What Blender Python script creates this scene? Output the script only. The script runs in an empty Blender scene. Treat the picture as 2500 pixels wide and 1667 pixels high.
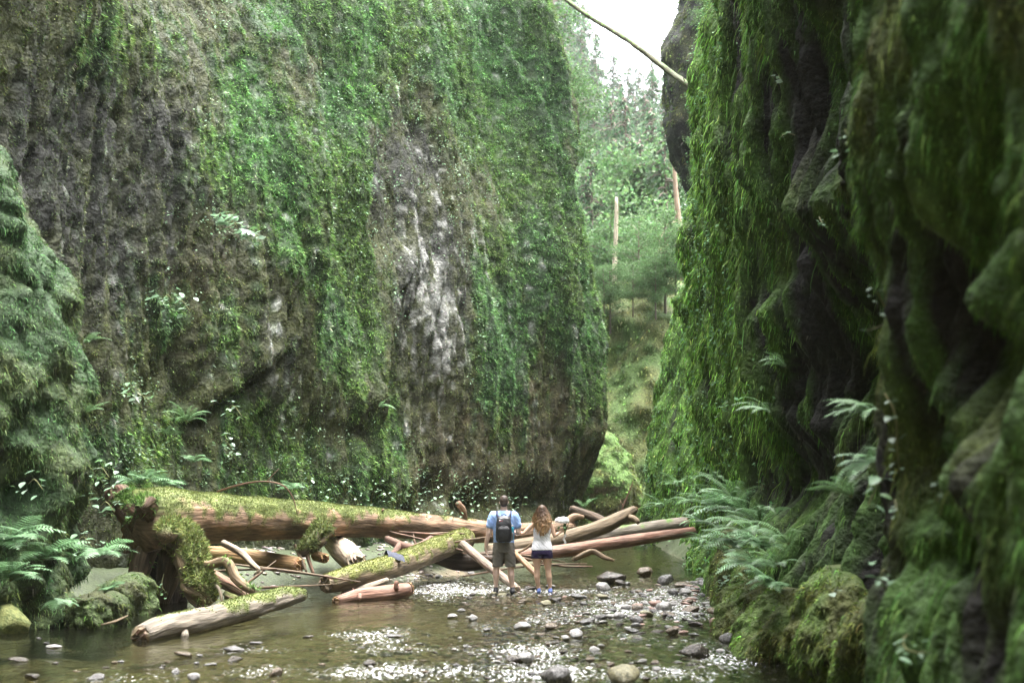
import bpy, bmesh, math, random
import numpy as np
from mathutils import Vector, Matrix

random.seed(7)
RNG = np.random.default_rng(7)
SC = bpy.context.scene
COL = SC.collection

# ------------------------------------------------------------------ camera
F = 3472.0                       # focal length in photo pixels (50 mm on 36 mm, 2500 px)
CX, CY = 1250.0, 833.5
CAM = np.array([0.0, 0.0, 1.6])
PITCH = math.atan((1236 - CY) / F)
cam_d = bpy.data.cameras.new('camera')
cam_d.lens = 50; cam_d.sensor_width = 36; cam_d.clip_start = 0.1; cam_d.clip_end = 3000
cam_d.dof.use_dof = True; cam_d.dof.focus_distance = 26.6; cam_d.dof.aperture_fstop = 1.6
cam = bpy.data.objects.new('camera', cam_d); COL.objects.link(cam)
cam.location = CAM; cam.rotation_euler = (math.pi / 2 + PITCH, 0, 0)
SC.camera = cam

# ------------------------------------------------------------------ sky, sun, exposure
SUN_EL, SUN_AZ = math.radians(80), math.radians(60)      # near the zenith, overcast
w = bpy.data.worlds.new('World'); SC.world = w; w.use_nodes = True
nt = w.node_tree; nt.nodes.clear()
sky = nt.nodes.new('ShaderNodeTexSky'); sky.sky_type = 'NISHITA'; sky.sun_disc = False
sky.sun_elevation = SUN_EL; sky.sun_rotation = SUN_AZ; sky.dust_density = 4.0; sky.air_density = 1.0
hsv = nt.nodes.new('ShaderNodeHueSaturation'); hsv.inputs['Saturation'].default_value = 0.22
bg = nt.nodes.new('ShaderNodeBackground'); bg.inputs['Strength'].default_value = 0.15
out = nt.nodes.new('ShaderNodeOutputWorld')
nt.links.new(sky.outputs[0], hsv.inputs['Color']); nt.links.new(hsv.outputs[0], bg.inputs['Color'])
nt.links.new(bg.outputs[0], out.inputs['Surface'])
sun_d = bpy.data.lights.new('sun', 'SUN'); sun_d.energy = 1.5; sun_d.angle = math.radians(45); sun_d.color = (1, 0.985, 0.95)
sun = bpy.data.objects.new('sun', sun_d); COL.objects.link(sun)
sd = Vector((math.sin(SUN_AZ) * math.cos(SUN_EL), math.cos(SUN_AZ) * math.cos(SUN_EL), math.sin(SUN_EL)))
sun.rotation_euler = sd.to_track_quat('Z', 'Y').to_euler()
SC.view_settings.view_transform = 'Standard'; SC.view_settings.look = 'None'
SC.view_settings.exposure = 3.3; SC.view_settings.gamma = 1.0; SC.view_settings.use_curve_mapping = False
SC.cycles.use_denoising = True; SC.cycles.use_adaptive_sampling = False; SC.cycles.sample_clamp_indirect = 4.0
SC.cycles.max_bounces = 6; SC.cycles.diffuse_bounces = 3; SC.cycles.glossy_bounces = 2
SC.cycles.transmission_bounces = 2; SC.cycles.transparent_max_bounces = 6; SC.cycles.volume_bounces = 0
SC.cycles.caustics_reflective = False; SC.cycles.caustics_refractive = False

# ------------------------------------------------------------------ helpers
def P(px, py, Y):
    """world point seen at photo pixel (px,py), standing at depth Y"""
    a = (px - CX) / F; b = (CY - py) / F
    ry = math.cos(PITCH) - b * math.sin(PITCH); rz = math.sin(PITCH) + b * math.cos(PITCH)
    t = Y / ry
    return np.array([a * t, Y, CAM[2] + rz * t])

def ground(px, py, z=0.0):
    a = (px - CX) / F; b = (CY - py) / F
    ry = math.cos(PITCH) - b * math.sin(PITCH); rz = math.sin(PITCH) + b * math.cos(PITCH)
    t = (z - CAM[2]) / rz
    return np.array([a * t, ry * t, z])

def proj(V):
    d = V - CAM
    fw = d[..., 1] * math.cos(PITCH) + d[..., 2] * math.sin(PITCH)
    up = -d[..., 1] * math.sin(PITCH) + d[..., 2] * math.cos(PITCH)
    fw = np.where(fw < 0.3, 0.3, fw)
    return CX + F * d[..., 0] / fw, CY - F * up / fw

def ppm(Y): return F / (Y * 1.0)

def sstep(a, b, x):
    t = np.clip((x - a) / (b - a), 0, 1); return t * t * (3 - 2 * t)

_perm = np.random.default_rng(3).permutation(512).astype(np.int64)
_grad = np.random.default_rng(4).normal(size=(512, 3)); _grad /= np.linalg.norm(_grad, axis=1)[:, None]
def noise3(x, y, z):
    x = np.asarray(x, float); y = np.asarray(y, float) + 0 * x; z = np.asarray(z, float) + 0 * x
    xi = np.floor(x).astype(np.int64); yi = np.floor(y).astype(np.int64); zi = np.floor(z).astype(np.int64)
    xf = x - xi; yf = y - yi; zf = z - zi
    u = xf**3 * (xf * (xf * 6 - 15) + 10); v = yf**3 * (yf * (yf * 6 - 15) + 10); w_ = zf**3 * (zf * (zf * 6 - 15) + 10)
    def g(i, j, k):
        h = _perm[(_perm[(_perm[(xi + i) & 511] + yi + j) & 511] + zi + k) & 511]
        G = _grad[h]
        return G[..., 0] * (xf - i) + G[..., 1] * (yf - j) + G[..., 2] * (zf - k)
    x00 = g(0,0,0) * (1-u) + g(1,0,0) * u; x10 = g(0,1,0) * (1-u) + g(1,1,0) * u
    x01 = g(0,0,1) * (1-u) + g(1,0,1) * u; x11 = g(0,1,1) * (1-u) + g(1,1,1) * u
    return ((x00 * (1-v) + x10 * v) * (1-w_) + (x01 * (1-v) + x11 * v) * w_) * 1.5
def fbm(x, y, z, o=4, lac=2.0, gain=0.5):
    s = 0; a = 1.0; f = 1.0
    for i in range(o):
        s = s + a * noise3(x * f + 17.3 * i, y * f + 5.1 * i, z * f + 9.7 * i); a *= gain; f *= lac
    return s

def catmull(pts, n):
    pts = np.asarray(pts, float); m = len(pts)
    ext = np.vstack([2 * pts[0] - pts[1], pts, 2 * pts[-1] - pts[-2]])
    t = np.linspace(0, m - 1, n); i = np.minimum(t.astype(int), m - 2); f = (t - i)[:, None]
    p0, p1, p2, p3 = ext[i], ext[i+1], ext[i+2], ext[i+3]
    return 0.5 * ((2*p1) + (-p0+p2)*f + (2*p0-5*p1+4*p2-p3)*f*f + (-p0+3*p1-3*p2+p3)*f**3)

def nrm(v): return v / np.maximum(np.linalg.norm(v, axis=-1, keepdims=True), 1e-9)

# ------------------------------------------------------------------ materials
def vmat(name, rough=0.85, nscale=40, var=0.35, bump=0.4, bscale=30, bdist=0.02, trans=0.0, spec=0.3, detail=6, aniso=None):
    """colour from the mesh's own colour layer, broken up by fine noise, with fine relief"""
    m = bpy.data.materials.new(name); m.use_nodes = True; n = m.node_tree; L = n.links
    b = n.nodes['Principled BSDF']; b.inputs['Roughness'].default_value = rough; b.inputs['Specular IOR Level'].default_value = spec
    at = n.nodes.new('ShaderNodeAttribute'); at.attribute_name = 'Col'
    tc = n.nodes.new('ShaderNodeTexCoord'); src = tc.outputs['Object']
    if aniso:
        mp = n.nodes.new('ShaderNodeMapping'); mp.inputs['Scale'].default_value = aniso
        L.new(src, mp.inputs['Vector']); src = mp.outputs[0]
    last = at.outputs['Color']
    if var > 0:
        nz = n.nodes.new('ShaderNodeTexNoise'); nz.inputs['Scale'].default_value = nscale; nz.inputs['Detail'].default_value = detail
        nz.inputs['Roughness'].default_value = 0.65
        L.new(src, nz.inputs['Vector'])
        mr = n.nodes.new('ShaderNodeMapRange'); mr.inputs['From Min'].default_value = 0.3; mr.inputs['From Max'].default_value = 0.7
        mr.inputs['To Min'].default_value = 1 - var; mr.inputs['To Max'].default_value = 1 + var
        L.new(nz.outputs[0], mr.inputs['Value'])
        mx = n.nodes.new('ShaderNodeVectorMath'); mx.operation = 'SCALE'
        L.new(at.outputs['Color'], mx.inputs[0]); L.new(mr.outputs[0], mx.inputs['Scale']); last = mx.outputs[0]
    L.new(last, b.inputs['Base Color'])
    if bump > 0:
        nb = n.nodes.new('ShaderNodeTexNoise'); nb.inputs['Scale'].default_value = bscale; nb.inputs['Detail'].default_value = 5
        L.new(src, nb.inputs['Vector'])
        bp = n.nodes.new('ShaderNodeBump'); bp.inputs['Strength'].default_value = bump; bp.inputs['Distance'].default_value = bdist
        L.new(nb.outputs[0], bp.inputs['Height']); L.new(bp.outputs[0], b.inputs['Normal'])
    if trans > 0:
        tr = n.nodes.new('ShaderNodeBsdfTranslucent'); ms = n.nodes.new('ShaderNodeMixShader'); ms.inputs[0].default_value = trans
        L.new(last, tr.inputs['Color']); L.new(b.outputs[0], ms.inputs[1]); L.new(tr.outputs[0], ms.inputs[2])
        L.new(ms.outputs[0], n.nodes['Material Output'].inputs['Surface'])
    return m

def cmat(name, c, rough=0.7, var=0.15, nscale=30, bump=0.2, bscale=60, bdist=0.005, spec=0.4, c2=None, trans=0.0):
    """plain procedural colour with noise variation between c and c2"""
    m = bpy.data.materials.new(name); m.use_nodes = True; n = m.node_tree; L = n.links
    b = n.nodes['Principled BSDF']; b.inputs['Roughness'].default_value = rough; b.inputs['Specular IOR Level'].default_value = spec
    tc = n.nodes.new('ShaderNodeTexCoord')
    nz = n.nodes.new('ShaderNodeTexNoise'); nz.inputs['Scale'].default_value = nscale; nz.inputs['Detail'].default_value = 6
    L.new(tc.outputs['Object'], nz.inputs['Vector'])
    cr = n.nodes.new('ShaderNodeValToRGB'); e = cr.color_ramp.elements
    c2 = c2 or tuple(min(1, k * (1 + var)) for k in c); c1 = tuple(k * (1 - var) for k in c)
    e[0].position = 0.35; e[0].color = (*c1, 1); e[1].position = 0.65; e[1].color = (*c2, 1)
    L.new(nz.outputs[0], cr.inputs[0]); L.new(cr.outputs[0], b.inputs['Base Color'])
    if bump > 0:
        nb = n.nodes.new('ShaderNodeTexNoise'); nb.inputs['Scale'].default_value = bscale; nb.inputs['Detail'].default_value = 4
        L.new(tc.outputs['Object'], nb.inputs['Vector'])
        bp = n.nodes.new('ShaderNodeBump'); bp.inputs['Strength'].default_value = bump; bp.inputs['Distance'].default_value = bdist
        L.new(nb.outputs[0], bp.inputs['Height']); L.new(bp.outputs[0], b.inputs['Normal'])
    if trans > 0:
        tr = n.nodes.new('ShaderNodeBsdfTranslucent'); ms = n.nodes.new('ShaderNodeMixShader'); ms.inputs[0].default_value = trans
        L.new(cr.outputs[0], tr.inputs['Color']); L.new(b.outputs[0], ms.inputs[1]); L.new(tr.outputs[0], ms.inputs[2])
        L.new(ms.outputs[0], n.nodes['Material Output'].inputs['Surface'])
    return m

M = {}
M['wall'] = vmat('mossy_rock', 0.8, 9, 0.55, 0.9, 14, 0.08, spec=0.35, detail=9)
M['moss'] = vmat('moss', 0.75, 3, 0.25, 0, trans=0.25, spec=0.25, detail=3)
M['leaf'] = vmat('leaf', 0.45, 5, 0.2, 0, trans=0.3, spec=0.5, detail=2)
M['wood'] = vmat('weathered_wood', 0.75, 14, 0.4, 0.5, 22, 0.02, spec=0.3, detail=8)
M['bark'] = vmat('weathered_log', 0.75, 22, 0.65, 0.9, 26, 0.03, spec=0.3, detail=9)
_n = M['bark'].node_tree; _a = _n.nodes.new('ShaderNodeAttribute'); _a.attribute_name = 'grain'
for _t in [q for q in _n.nodes if q.type == 'TEX_NOISE']: _n.links.new(_a.outputs['Vector'], _t.inputs['Vector'])
M['stone'] = vmat('wet_stone', 0.38, 14, 0.35, 0.5, 18, 0.015, spec=0.5, detail=7)
M['bed'] = vmat('creek_gravel', 0.6, 12, 0.5, 0.8, 20, 0.03, spec=0.4, detail=8)
M['hill'] = vmat('forest_floor', 0.9, 3, 0.4, 0.5, 4, 0.1)
M['far'] = vmat('far_leaf', 0.6, 2, 0.25, 0, trans=0.4, spec=0.3, detail=2)

# ------------------------------------------------------------------ mesh / object makers
def mesh_np(name, V, Q, col=None, smooth=True, mat=None):
    """V (n,3); Q (m,4) quads or (m,3) tris"""
    V = np.asarray(V, np.float32).reshape(-1, 3); Q = np.asarray(Q, np.int32)
    me = bpy.data.meshes.new(name); k = Q.shape[1]
    me.vertices.add(len(V)); me.vertices.foreach_set('co', V.ravel())
    me.loops.add(Q.size); me.loops.foreach_set('vertex_index', Q.ravel())
    me.polygons.add(len(Q)); me.polygons.foreach_set('loop_start', np.arange(0, Q.size, k, dtype=np.int32))
    me.polygons.foreach_set('use_smooth', np.full(len(Q), smooth))
    me.update(calc_edges=True)
    if col is not None:
        c = np.asarray(col, np.float32)
        if c.ndim == 1: c = np.tile(c, (len(V), 1))
        a = me.color_attributes.new('Col', 'FLOAT_COLOR', 'POINT')
        a.data.foreach_set('color', np.hstack([np.clip(c[:, :3], 0, 1), np.ones((len(V), 1), np.float32)]).astype(np.float32).ravel())
    if mat: me.materials.append(mat)
    return me

def link(name, me, parent=None):
    o = bpy.data.objects.new(name, me); COL.objects.link(o)
    if parent is not None: o.parent = parent
    return o
def tag(o, label=None, cat=None, group=None, kind=None):
    if label: o['label'] = label
    if cat: o['category'] = cat
    if group: o['group'] = group
    if kind: o['kind'] = kind
    return o
def thing(name, label, cat, loc=(0, 0, 0), group=None):
    o = bpy.data.objects.new(name, None); COL.objects.link(o); o.location = tuple(loc); o.empty_display_size = 0.2
    return tag(o, label, cat, group)

def grid_faces(nv, nu, wrap=False):
    a = np.arange(nv * nu).reshape(nv, nu)
    if wrap: a = np.hstack([a, a[:, :1]])
    return np.stack([a[:-1, :-1], a[:-1, 1:], a[1:, 1:], a[1:, :-1]], -1).reshape(-1, 4)

def grid_normals(G):
    du = np.gradient(G, axis=1); dv = np.gradient(G, axis=0)
    return nrm(np.cross(du, dv))

def sample_grid(G, N, dens, attrs=()):
    """random points on a grid surface; dens = points per m2 at each vertex"""
    A = np.linalg.norm(np.cross(G[:-1, 1:] - G[:-1, :-1], G[1:, :-1] - G[:-1, :-1]), axis=-1)
    d = 0.25 * (dens[:-1, :-1] + dens[1:, :-1] + dens[:-1, 1:] + dens[1:, 1:]) * A
    cnt = RNG.poisson(np.maximum(d, 0))
    iv, iu = np.nonzero(cnt); rep = cnt[iv, iu]; iv = np.repeat(iv, rep); iu = np.repeat(iu, rep)
    a = RNG.random(len(iv))[:, None]; b = RNG.random(len(iv))[:, None]
    def bl(X):
        if X.ndim == 2: X = X[..., None]
        return (X[iv, iu] * (1-a) + X[iv, iu+1] * a) * (1-b) + (X[iv+1, iu] * (1-a) + X[iv+1, iu+1] * a) * b
    return [bl(G), nrm(bl(N))] + [bl(x) for x in attrs]

def strips(Pt, T0, L, W, droop=0.8, seg=2, Nn=None):
    """hanging tufts: tapered bent strips. T0 start direction, bending towards gravity"""
    n = len(Pt); T = nrm(T0); dn = np.array([0, 0, -1.0]); L = np.asarray(L).reshape(-1, 1); W = np.asarray(W).reshape(-1, 1)
    side = nrm(np.cross(T, nrm(RNG.normal(size=(n, 3)) + (Nn if Nn is not None else 0) * 1.5)))
    V = np.zeros((n, seg + 1, 2, 3)); c = Pt.copy()
    for k in range(seg + 1):
        f = k / seg; wd = W * (1 - 0.85 * f ** 1.6) * 0.5
        V[:, k, 0] = c - side * wd; V[:, k, 1] = c + side * wd
        d = nrm(T * (1 - droop * (f + 0.25)) + dn * droop * (f + 0.25)); c = c + d * L / seg
    base = (np.arange(n) * (seg + 1) * 2)[:, None]
    fs = [np.hstack([base + 2*k, base + 2*k + 1, base + 2*k + 3, base + 2*k + 2]) for k in range(seg)]
    return V.reshape(-1, 3), np.stack(fs, 1).reshape(-1, 4), (seg + 1) * 2

def tufts3(Pt, T0, L, W, Nn):
    n = len(Pt); T = nrm(T0); side = nrm(np.cross(T, nrm(RNG.normal(size=(n, 3)) + Nn * 1.2))); L = np.asarray(L).reshape(-1, 1); W = np.asarray(W).reshape(-1, 1)
    V = np.stack([Pt - side * W * .5, Pt + side * W * .5, Pt + nrm(T + [0, 0, -.45]) * L], 1)
    return V.reshape(-1, 3), np.arange(3 * n).reshape(n, 3), 3
def leaves(Pt, D, Nn, L, W):
    """one rhombic leaf per point; D direction, Nn leaf face normal"""
    n = len(Pt); D = nrm(D); S = nrm(np.cross(D, Nn)); up = nrm(np.cross(S, D)); L = np.asarray(L).reshape(-1, 1); W = np.asarray(W).reshape(-1, 1)
    V = np.stack([Pt, Pt + D * L * 0.45 + S * W * 0.5 + up * W * 0.12, Pt + D * L, Pt + D * L * 0.45 - S * W * 0.5 + up * W * 0.12], 1)
    return V.reshape(-1, 3), np.arange(4 * n).reshape(n, 4), 4

def facing(G, N): return np.sum(N * nrm(CAM - G), -1) > -0.2
def cat_meshes(parts):
    Vs, Qs, Cs, o = [], [], [], 0
    for V, Q, C in parts:
        Vs.append(V); Qs.append(Q + o); Cs.append(C); o += len(V)
    return np.vstack(Vs), np.vstack(Qs), np.vstack(Cs)

def rcol(n, base, dv=0.25, dh=0.12):
    """per-piece colour spread around a base (n,3) or (3,)"""
    b = np.tile(np.asarray(base, float), (n, 1)) if np.ndim(base) == 1 else np.asarray(base, float)
    k = np.exp(RNG.normal(0, dv, (n, 1))); h = 1 + RNG.normal(0, dh, (n, 3))
    return np.clip(b * k * h, 0.004, 0.9)

# palette (base colours)
MOSS = np.array([0.084, 0.150, 0.034]); MOSS_B = np.array([0.062, 0.138, 0.046]); OLIVE = np.array([0.095, 0.108, 0.030])
ROCK = np.array([0.050, 0.052, 0.041]); ROCKD = np.array([0.05, 0.046, 0.042]); WHITE = np.array([0.33, 0.33, 0.31]); BROWN = np.array([0.15, 0.12, 0.065])
FERN = np.array([0.12, 0.23, 0.095])

def blob(px, py, lst):
    s = np.zeros_like(px)
    for b in lst:
        cx, cy, rx, ry = b[:4]; wt = b[4] if len(b) > 4 else 1.0; sh = b[5] if len(b) > 5 else 0.0
        dx = (px - cx - sh * (py - cy)) / rx; dy = (py - cy) / ry
        s = np.maximum(s, wt * np.exp(-0.7 * (dx * dx + dy * dy)))
    return s

def crest(px, py, line, h, wl, wr, fb=80):
    """a rib whose crest follows a polyline (px as a function of py): slow rise left, sharp fall right (or reverse)"""
    l = np.asarray(line, float); l = l[np.argsort(l[:, 1])]
    c = np.interp(py, l[:, 1], l[:, 0]); d = px - c
    fade = sstep(l[0, 1] - 80, l[0, 1] + 40, py) * (1 - sstep(l[-1, 1] - 40, l[-1, 1] + fb, py))
    return h * fade * np.where(d < 0, np.exp(d / wl), np.exp(-d / wr))

# ================================================================== SETTING
def make_wall(curve, us_dense, zs, side, prof, disp):
    """curve: plan polyline; prof(Y,z)->offset towards the creek; disp(px,py,s,z,B)->extra offset.  returns grid"""
    C = catmull(curve, 4000); seg = np.r_[0, np.cumsum(np.linalg.norm(np.diff(C, axis=0), axis=1))]
    # arc samples: dense where us_dense[0]<Y<us_dense[1]
    s = [0.0]
    Yc = lambda q: np.interp(q, seg, C[:, 1])
    while s[-1] < seg[-1]:
        y = Yc(s[-1]); st = us_dense[2](y); s.append(s[-1] + st)
    s = np.array(s); s = s[s < seg[-1]]
    X = np.interp(s, seg, C[:, 0]); Y = np.interp(s, seg, C[:, 1])
    ds = 0.8
    tx = np.interp(s + ds, seg, C[:, 0]) - np.interp(s - ds, seg, C[:, 0]); ty = np.interp(s + ds, seg, C[:, 1]) - np.interp(s - ds, seg, C[:, 1])
    l = np.hypot(tx, ty); nx, ny = ty / l * side, -tx / l * side
    S, Z = np.meshgrid(s, zs); XX = np.tile(X, (len(zs), 1)); YY = np.tile(Y, (len(zs), 1))
    o = prof(YY, Z)
    B = np.stack([XX + nx * o, YY + ny * o, Z], -1)
    px, py = proj(B)
    d = disp(px, py, S, Z, B)
    G = B + np.stack([nx * d, ny * d, 0 * d], -1)
    N = grid_normals(G)
    if np.mean(N[..., 0] * nx + N[..., 1] * ny) < 0: N = -N
    px, py = proj(G)
    return G, N, px, py, S, Z, d

def tab(z, zz, oo): return np.interp(z, zz, oo)

# ------------------------------------------------------------------ left cliff
LC = [(-3.5,-24), (-4.5,-12), (-7.5,0), (-8.7,10), (-8.5,18), (-8.1,24), (-7.2,28), (-5.5,32), (-3.0,36.5), (-0.8,40.5),  # unseen stretch behind the camera pinched in to darken the near gorge
      (1.0,44), (1.95,46.2), (2.1,48.2), (1.5,51), (0.9,56), (0.3,64), (-2,76), (-10,90)]
def l_prof(Y, z):
    face = tab(z, [-1,0,0.8,2,5,10,18,32], [0.5,0.4,0.3,0.2,0.05,-0.6,-2.6,-9])
    left = tab(z, [-1,0,0.8,2,5,10,18,32], [-0.5,-0.3,0,0,0.3,0.7,1.2,1.2])
    nose = tab(z, [-1,0,1.5,3,4,5.5,7.2,9,11.4,14.5,18,32], [-0.2,0.0,0.5,0.85,1.15,1.2,1.1,0.55,0.05,-0.7,-0.95,-1.8])
    k = sstep(23, 31, Y); a = left * (1 - k) + face * k
    k2 = sstep(43, 46.6, Y); return a * (1 - k2) + nose * k2
RIB_C = [(1146,0),(1213,134),(1258,223),(1294,370),(1312,520),(1325,700)]
RIB_A = [(1303,0),(1325,134),(1343,250),(1361,402),(1368,580),(1375,760)]
RIB_L = [(690,60),(725,200),(748,400),(755,560),(740,640)]
RIB_L2 = [(905,0),(915,120),(885,330),(880,420)]
RIB_M = [(1005,630),(968,720),(945,800),(918,900),(900,980)]
RIB_E = [(900,960),(903,1150)]
def l_disp(px, py, S, Z, B):
    x, y, z = B[..., 0], B[..., 1], B[..., 2]
    lean = S - 0.12 * Z
    d = 0.42 * fbm(S / 5.0, Z / 9.0, 0.3, 2) + 0.30 * noise3(lean / 1.3, Z / 6.0, 7.7) + 0.16 * noise3(lean / 0.5, Z / 2.5, 2.2)
    bil = np.abs(fbm(x / 0.7, y / 0.7, z / 1.1, 4)); d += 0.09 * (bil - 0.35)
    d += 0.07 * fbm(x / 0.22, y / 0.22, z / 0.30, 3, 2.0, .7) * (0.6 + 0.5 * blob(px, py, [(300,500,380,450)]))
    d -= 0.16 * np.exp(-(noise3(lean / 1.1, Z / 7.0, 32.0) / .05) ** 2) + 0.10 * np.exp(-(noise3(lean / .5, Z / 3.0, 35.0) / .07) ** 2)
    d += crest(px, py, RIB_C, 0.8, 110, 12, 350) + crest(px, py, RIB_A, 0.8, 60, 8, 300) + crest(px, py, RIB_L, 0.75, 170, 14, 420)
    d += crest(px, py, RIB_L2, 0.5, 90, 12, 300) + crest(px, py, RIB_M, 0.45, 130, 12) + crest(px, py, RIB_E, 0.3, 90, 20)
    d += crest(px, py, [(1400,560),(1425,800),(1430,960),(1420,1180)], 0.25, 60, 9)
    # the shelf with the shadow under it, and hollows at the foot
    yy = 985 - (px - 510) * 0.82
    q = py - yy; on = sstep(430, 520, px) * (1 - sstep(640, 690, px))
    d += 0.28 * on * np.where(q < 0, np.exp(q / 60), np.exp(-q / 10)) - 0.25 * on * np.exp(-((q - 25) / 30) ** 2)
    d -= blob(px, py, [(1078,1205,22,45,0.7),(1160,1230,30,30,0.5),(900,1210,25,35,0.4),(1300,1220,40,35,0.6),(1000,1240,30,30,0.4),(1420,1200,25,60,0.3)])
    d += 0.45 * sstep(1050, 1180, py) * np.exp(-((px - 870) / 170.0) ** 2) * 0.6
    return d
lu = lambda y: 0.085 if 22 < y < 50 else (0.14 if 14 < y <= 22 else (0.25 if 50 <= y < 60 else 0.7))
zsL = np.r_[np.arange(-0.7, 20.5, 0.085), np.arange(20.6, 30, 0.6)]
GL, NL, pxL, pyL, SL, ZL, dL = make_wall(LC, (0, 0, lu), zsL, 1, l_prof, l_disp)
GL[-1, :, :2] -= 0  # rim
def l_color():
    wx = pxL + 45 * fbm(SL / 1.1, ZL / 2.0, 3.1, 3); wy = pyL + 60 * fbm(SL / 1.1, ZL / 2.0, 8.1, 3)
    vs = fbm((SL - 0.12 * ZL) / 0.30, ZL / 2.4, 1.0, 4)          # vertical streaks
    fine = fbm(SL / 0.25, ZL / 0.3, 4.0, 3)
    m = blob(wx, wy, [(640,330,75,190,1.1,0.25),(710,480,50,150,1.15,0.1),(600,210,70,110,1.0,-0.3),(560,400,70,90,0.9),
        (880,50,60,120,1.0),(865,240,50,120,1.0),(820,360,60,130,0.9),(700,40,120,90,.8),(1000,40,150,80,0.85),(1150,90,120,160,1.0,0.4),(1230,280,70,170,1.0,0.3),(1300,480,50,220,0.9,0.15),
        (1335,250,40,260,0.9,0.1),(1395,520,40,200,0.75,0.2),(850,620,60,220,0.85),(830,720,60,160,0.9),(860,850,70,120,0.9),
        (1180,700,40,130,0.8),(1230,900,60,150,0.85),(1440,880,60,140,0.9),(920,1130,60,140,1.0),(1290,380,60,120,0.8),
        (300,100,160,90,0.55),(400,780,70,90,0.5),(560,800,90,120,0.6),(330,1100,120,120,0.7),(700,1150,180,90,0.75),(620,1020,90,60,.8)])
    wide = 0.42 * sstep(700, 860, wx) * (1 - sstep(750, 1000, wy)) - .75 * blob(wx, wy, [(985,430,85,130),(1060,640,90,200),(940,560,60,120)])
    m = np.clip(m * 1.05 + wide + 0.42 * vs + 0.30 * fine + 0.05, 0, 1); m = sstep(0.16, 0.72, m)
    rockm = blob(wx, wy, [(230,420,330,330,1.0),(980,420,110,150,0.9),(1060,700,110,260,.8),(700,900,80,120,.6)])
    brown = blob(wx, wy, [(1270,1060,230,170,1.0),(1450,1100,80,200,.8),(500,750,160,200,0.7),(1180,1150,250,90,.8)])
    c = OLIVE * 0.75 + (ROCK * 0.9 - OLIVE * 0.75) * sstep(0.25, 0.8, rockm + 0.4 * vs + .25 * fine)[..., None]
    c = c + (BROWN - c) * (0.8 * sstep(0.3, 0.8, brown + 0.3 * vs))[..., None]
    gr = sstep(-0.1, 0.5, fbm(SL / 0.8, ZL / 1.6, 12.0, 4))
    c = c + (OLIVE * 1.1 - c) * (0.5 * gr)[..., None]
    mo = MOSS + (MOSS_B - MOSS) * sstep(-0.4, 0.5, fbm(SL / 2.5, ZL / 3, 5.5, 2))[..., None]
    lobe = blob(wx, wy, [(640,330,80,200,1.0,0.25),(710,480,50,150,1.0,0.1),(600,210,70,110,.9,-0.3),(880,60,60,130,1.0),(865,240,50,120,.9),(1200,200,60,200,.8,.3)])
    mo = mo + (np.array([.085, .195, .06]) - mo) * (.85 * lobe)[..., None]
    c = c + (mo * 0.9 - c) * m[..., None]
    wh = blob(wx, pyL, [(1060,720,45,200,1.0,0.05),(1030,560,45,90,0.85),(1150,560,18,90,0.75),(1090,860,26,120,0.95),(665,850,16,150,0.75),(1000,880,16,90,0.6),(1060,930,15,60,.7),(1180,640,12,100,.5)])
    v2 = fbm((SL - 0.05 * ZL) / 0.14, ZL / 2.6, 15.0, 3); wh = sstep(0.38, 1.05, wh * .85 + 0.35 * vs + 0.6 * v2 + 0.75 * fine) * 0.9
    c = c + (WHITE - c) * wh[..., None]
    c = c * (0.85 + 0.5 * sstep(-0.3, 0.6, fbm(SL / 0.5, ZL / 0.6, 21.0, 3)))[..., None]
    tu = c + (np.array([.075, .105, .036]) - c) * (.5 * (1 - wh) * (1 - .6 * m))[..., None]
    tu = tu * (1.0 + 0.36 * m)[..., None]
    c = c * (0.42 - 0.06 * m + .45 * wh)[..., None]  # base darkened beneath the brighter tufts, painting shaded gaps between them
    return np.clip(c, 0.01, 0.8), m, wh, np.clip(tu, .01, .8)
cL, mL, whL, cTuft = l_color()
cliff_l = link('cliff_left', mesh_np('cliff_left', GL.reshape(-1, 3), grid_faces(*GL.shape[:2]), cL.reshape(-1, 3), True, M['wall']))
tag(cliff_l, 'tall mossy left gorge wall with a white mineral streak', kind='structure')
# moss and leaf cover on the left cliff
vis = (pxL > -100) & (pxL < 1560) & (pyL > -60) & (pyL < 1320) & (GL[..., 1] > 19) & (GL[..., 1] < 50) & facing(GL, NL)
clump = sstep(-.35, .45, fbm(SL / .18, ZL / .22, 41.0, 3))
dens = np.where(vis, (900 + 700 * mL) * (.3 + 1.15 * clump), 0.0)
cT = cTuft
Pt, Nn, cc, mm, cl = sample_grid(GL, NL, dens, (cT, mL, clump))
n = len(Pt); k = mm[:, 0]
T = nrm(Nn * 0.9 + RNG.normal(0, 0.5, (n, 3)) + np.array([0, 0, -0.3]))
V, Q, r = tufts3(Pt - Nn * 0.012, T, (0.035 + 0.085 * RNG.random(n) * (0.35 + k)) * (.6 + .7 * cl[:, 0]), 0.016 + 0.024 * RNG.random(n), Nn)
c = rcol(n, cc * (.75 + .5 * cl), 0.5, 0.1)
Q1, V1, C1 = Q, V, np.repeat(c, r, 0)
o = link('moss', mesh_np('moss_left_cliff', V1, Q1, C1, False, M['moss'])); tag(o, 'fine green moss covering the left cliff face', 'moss', kind='stuff')
Vs = []
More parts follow.
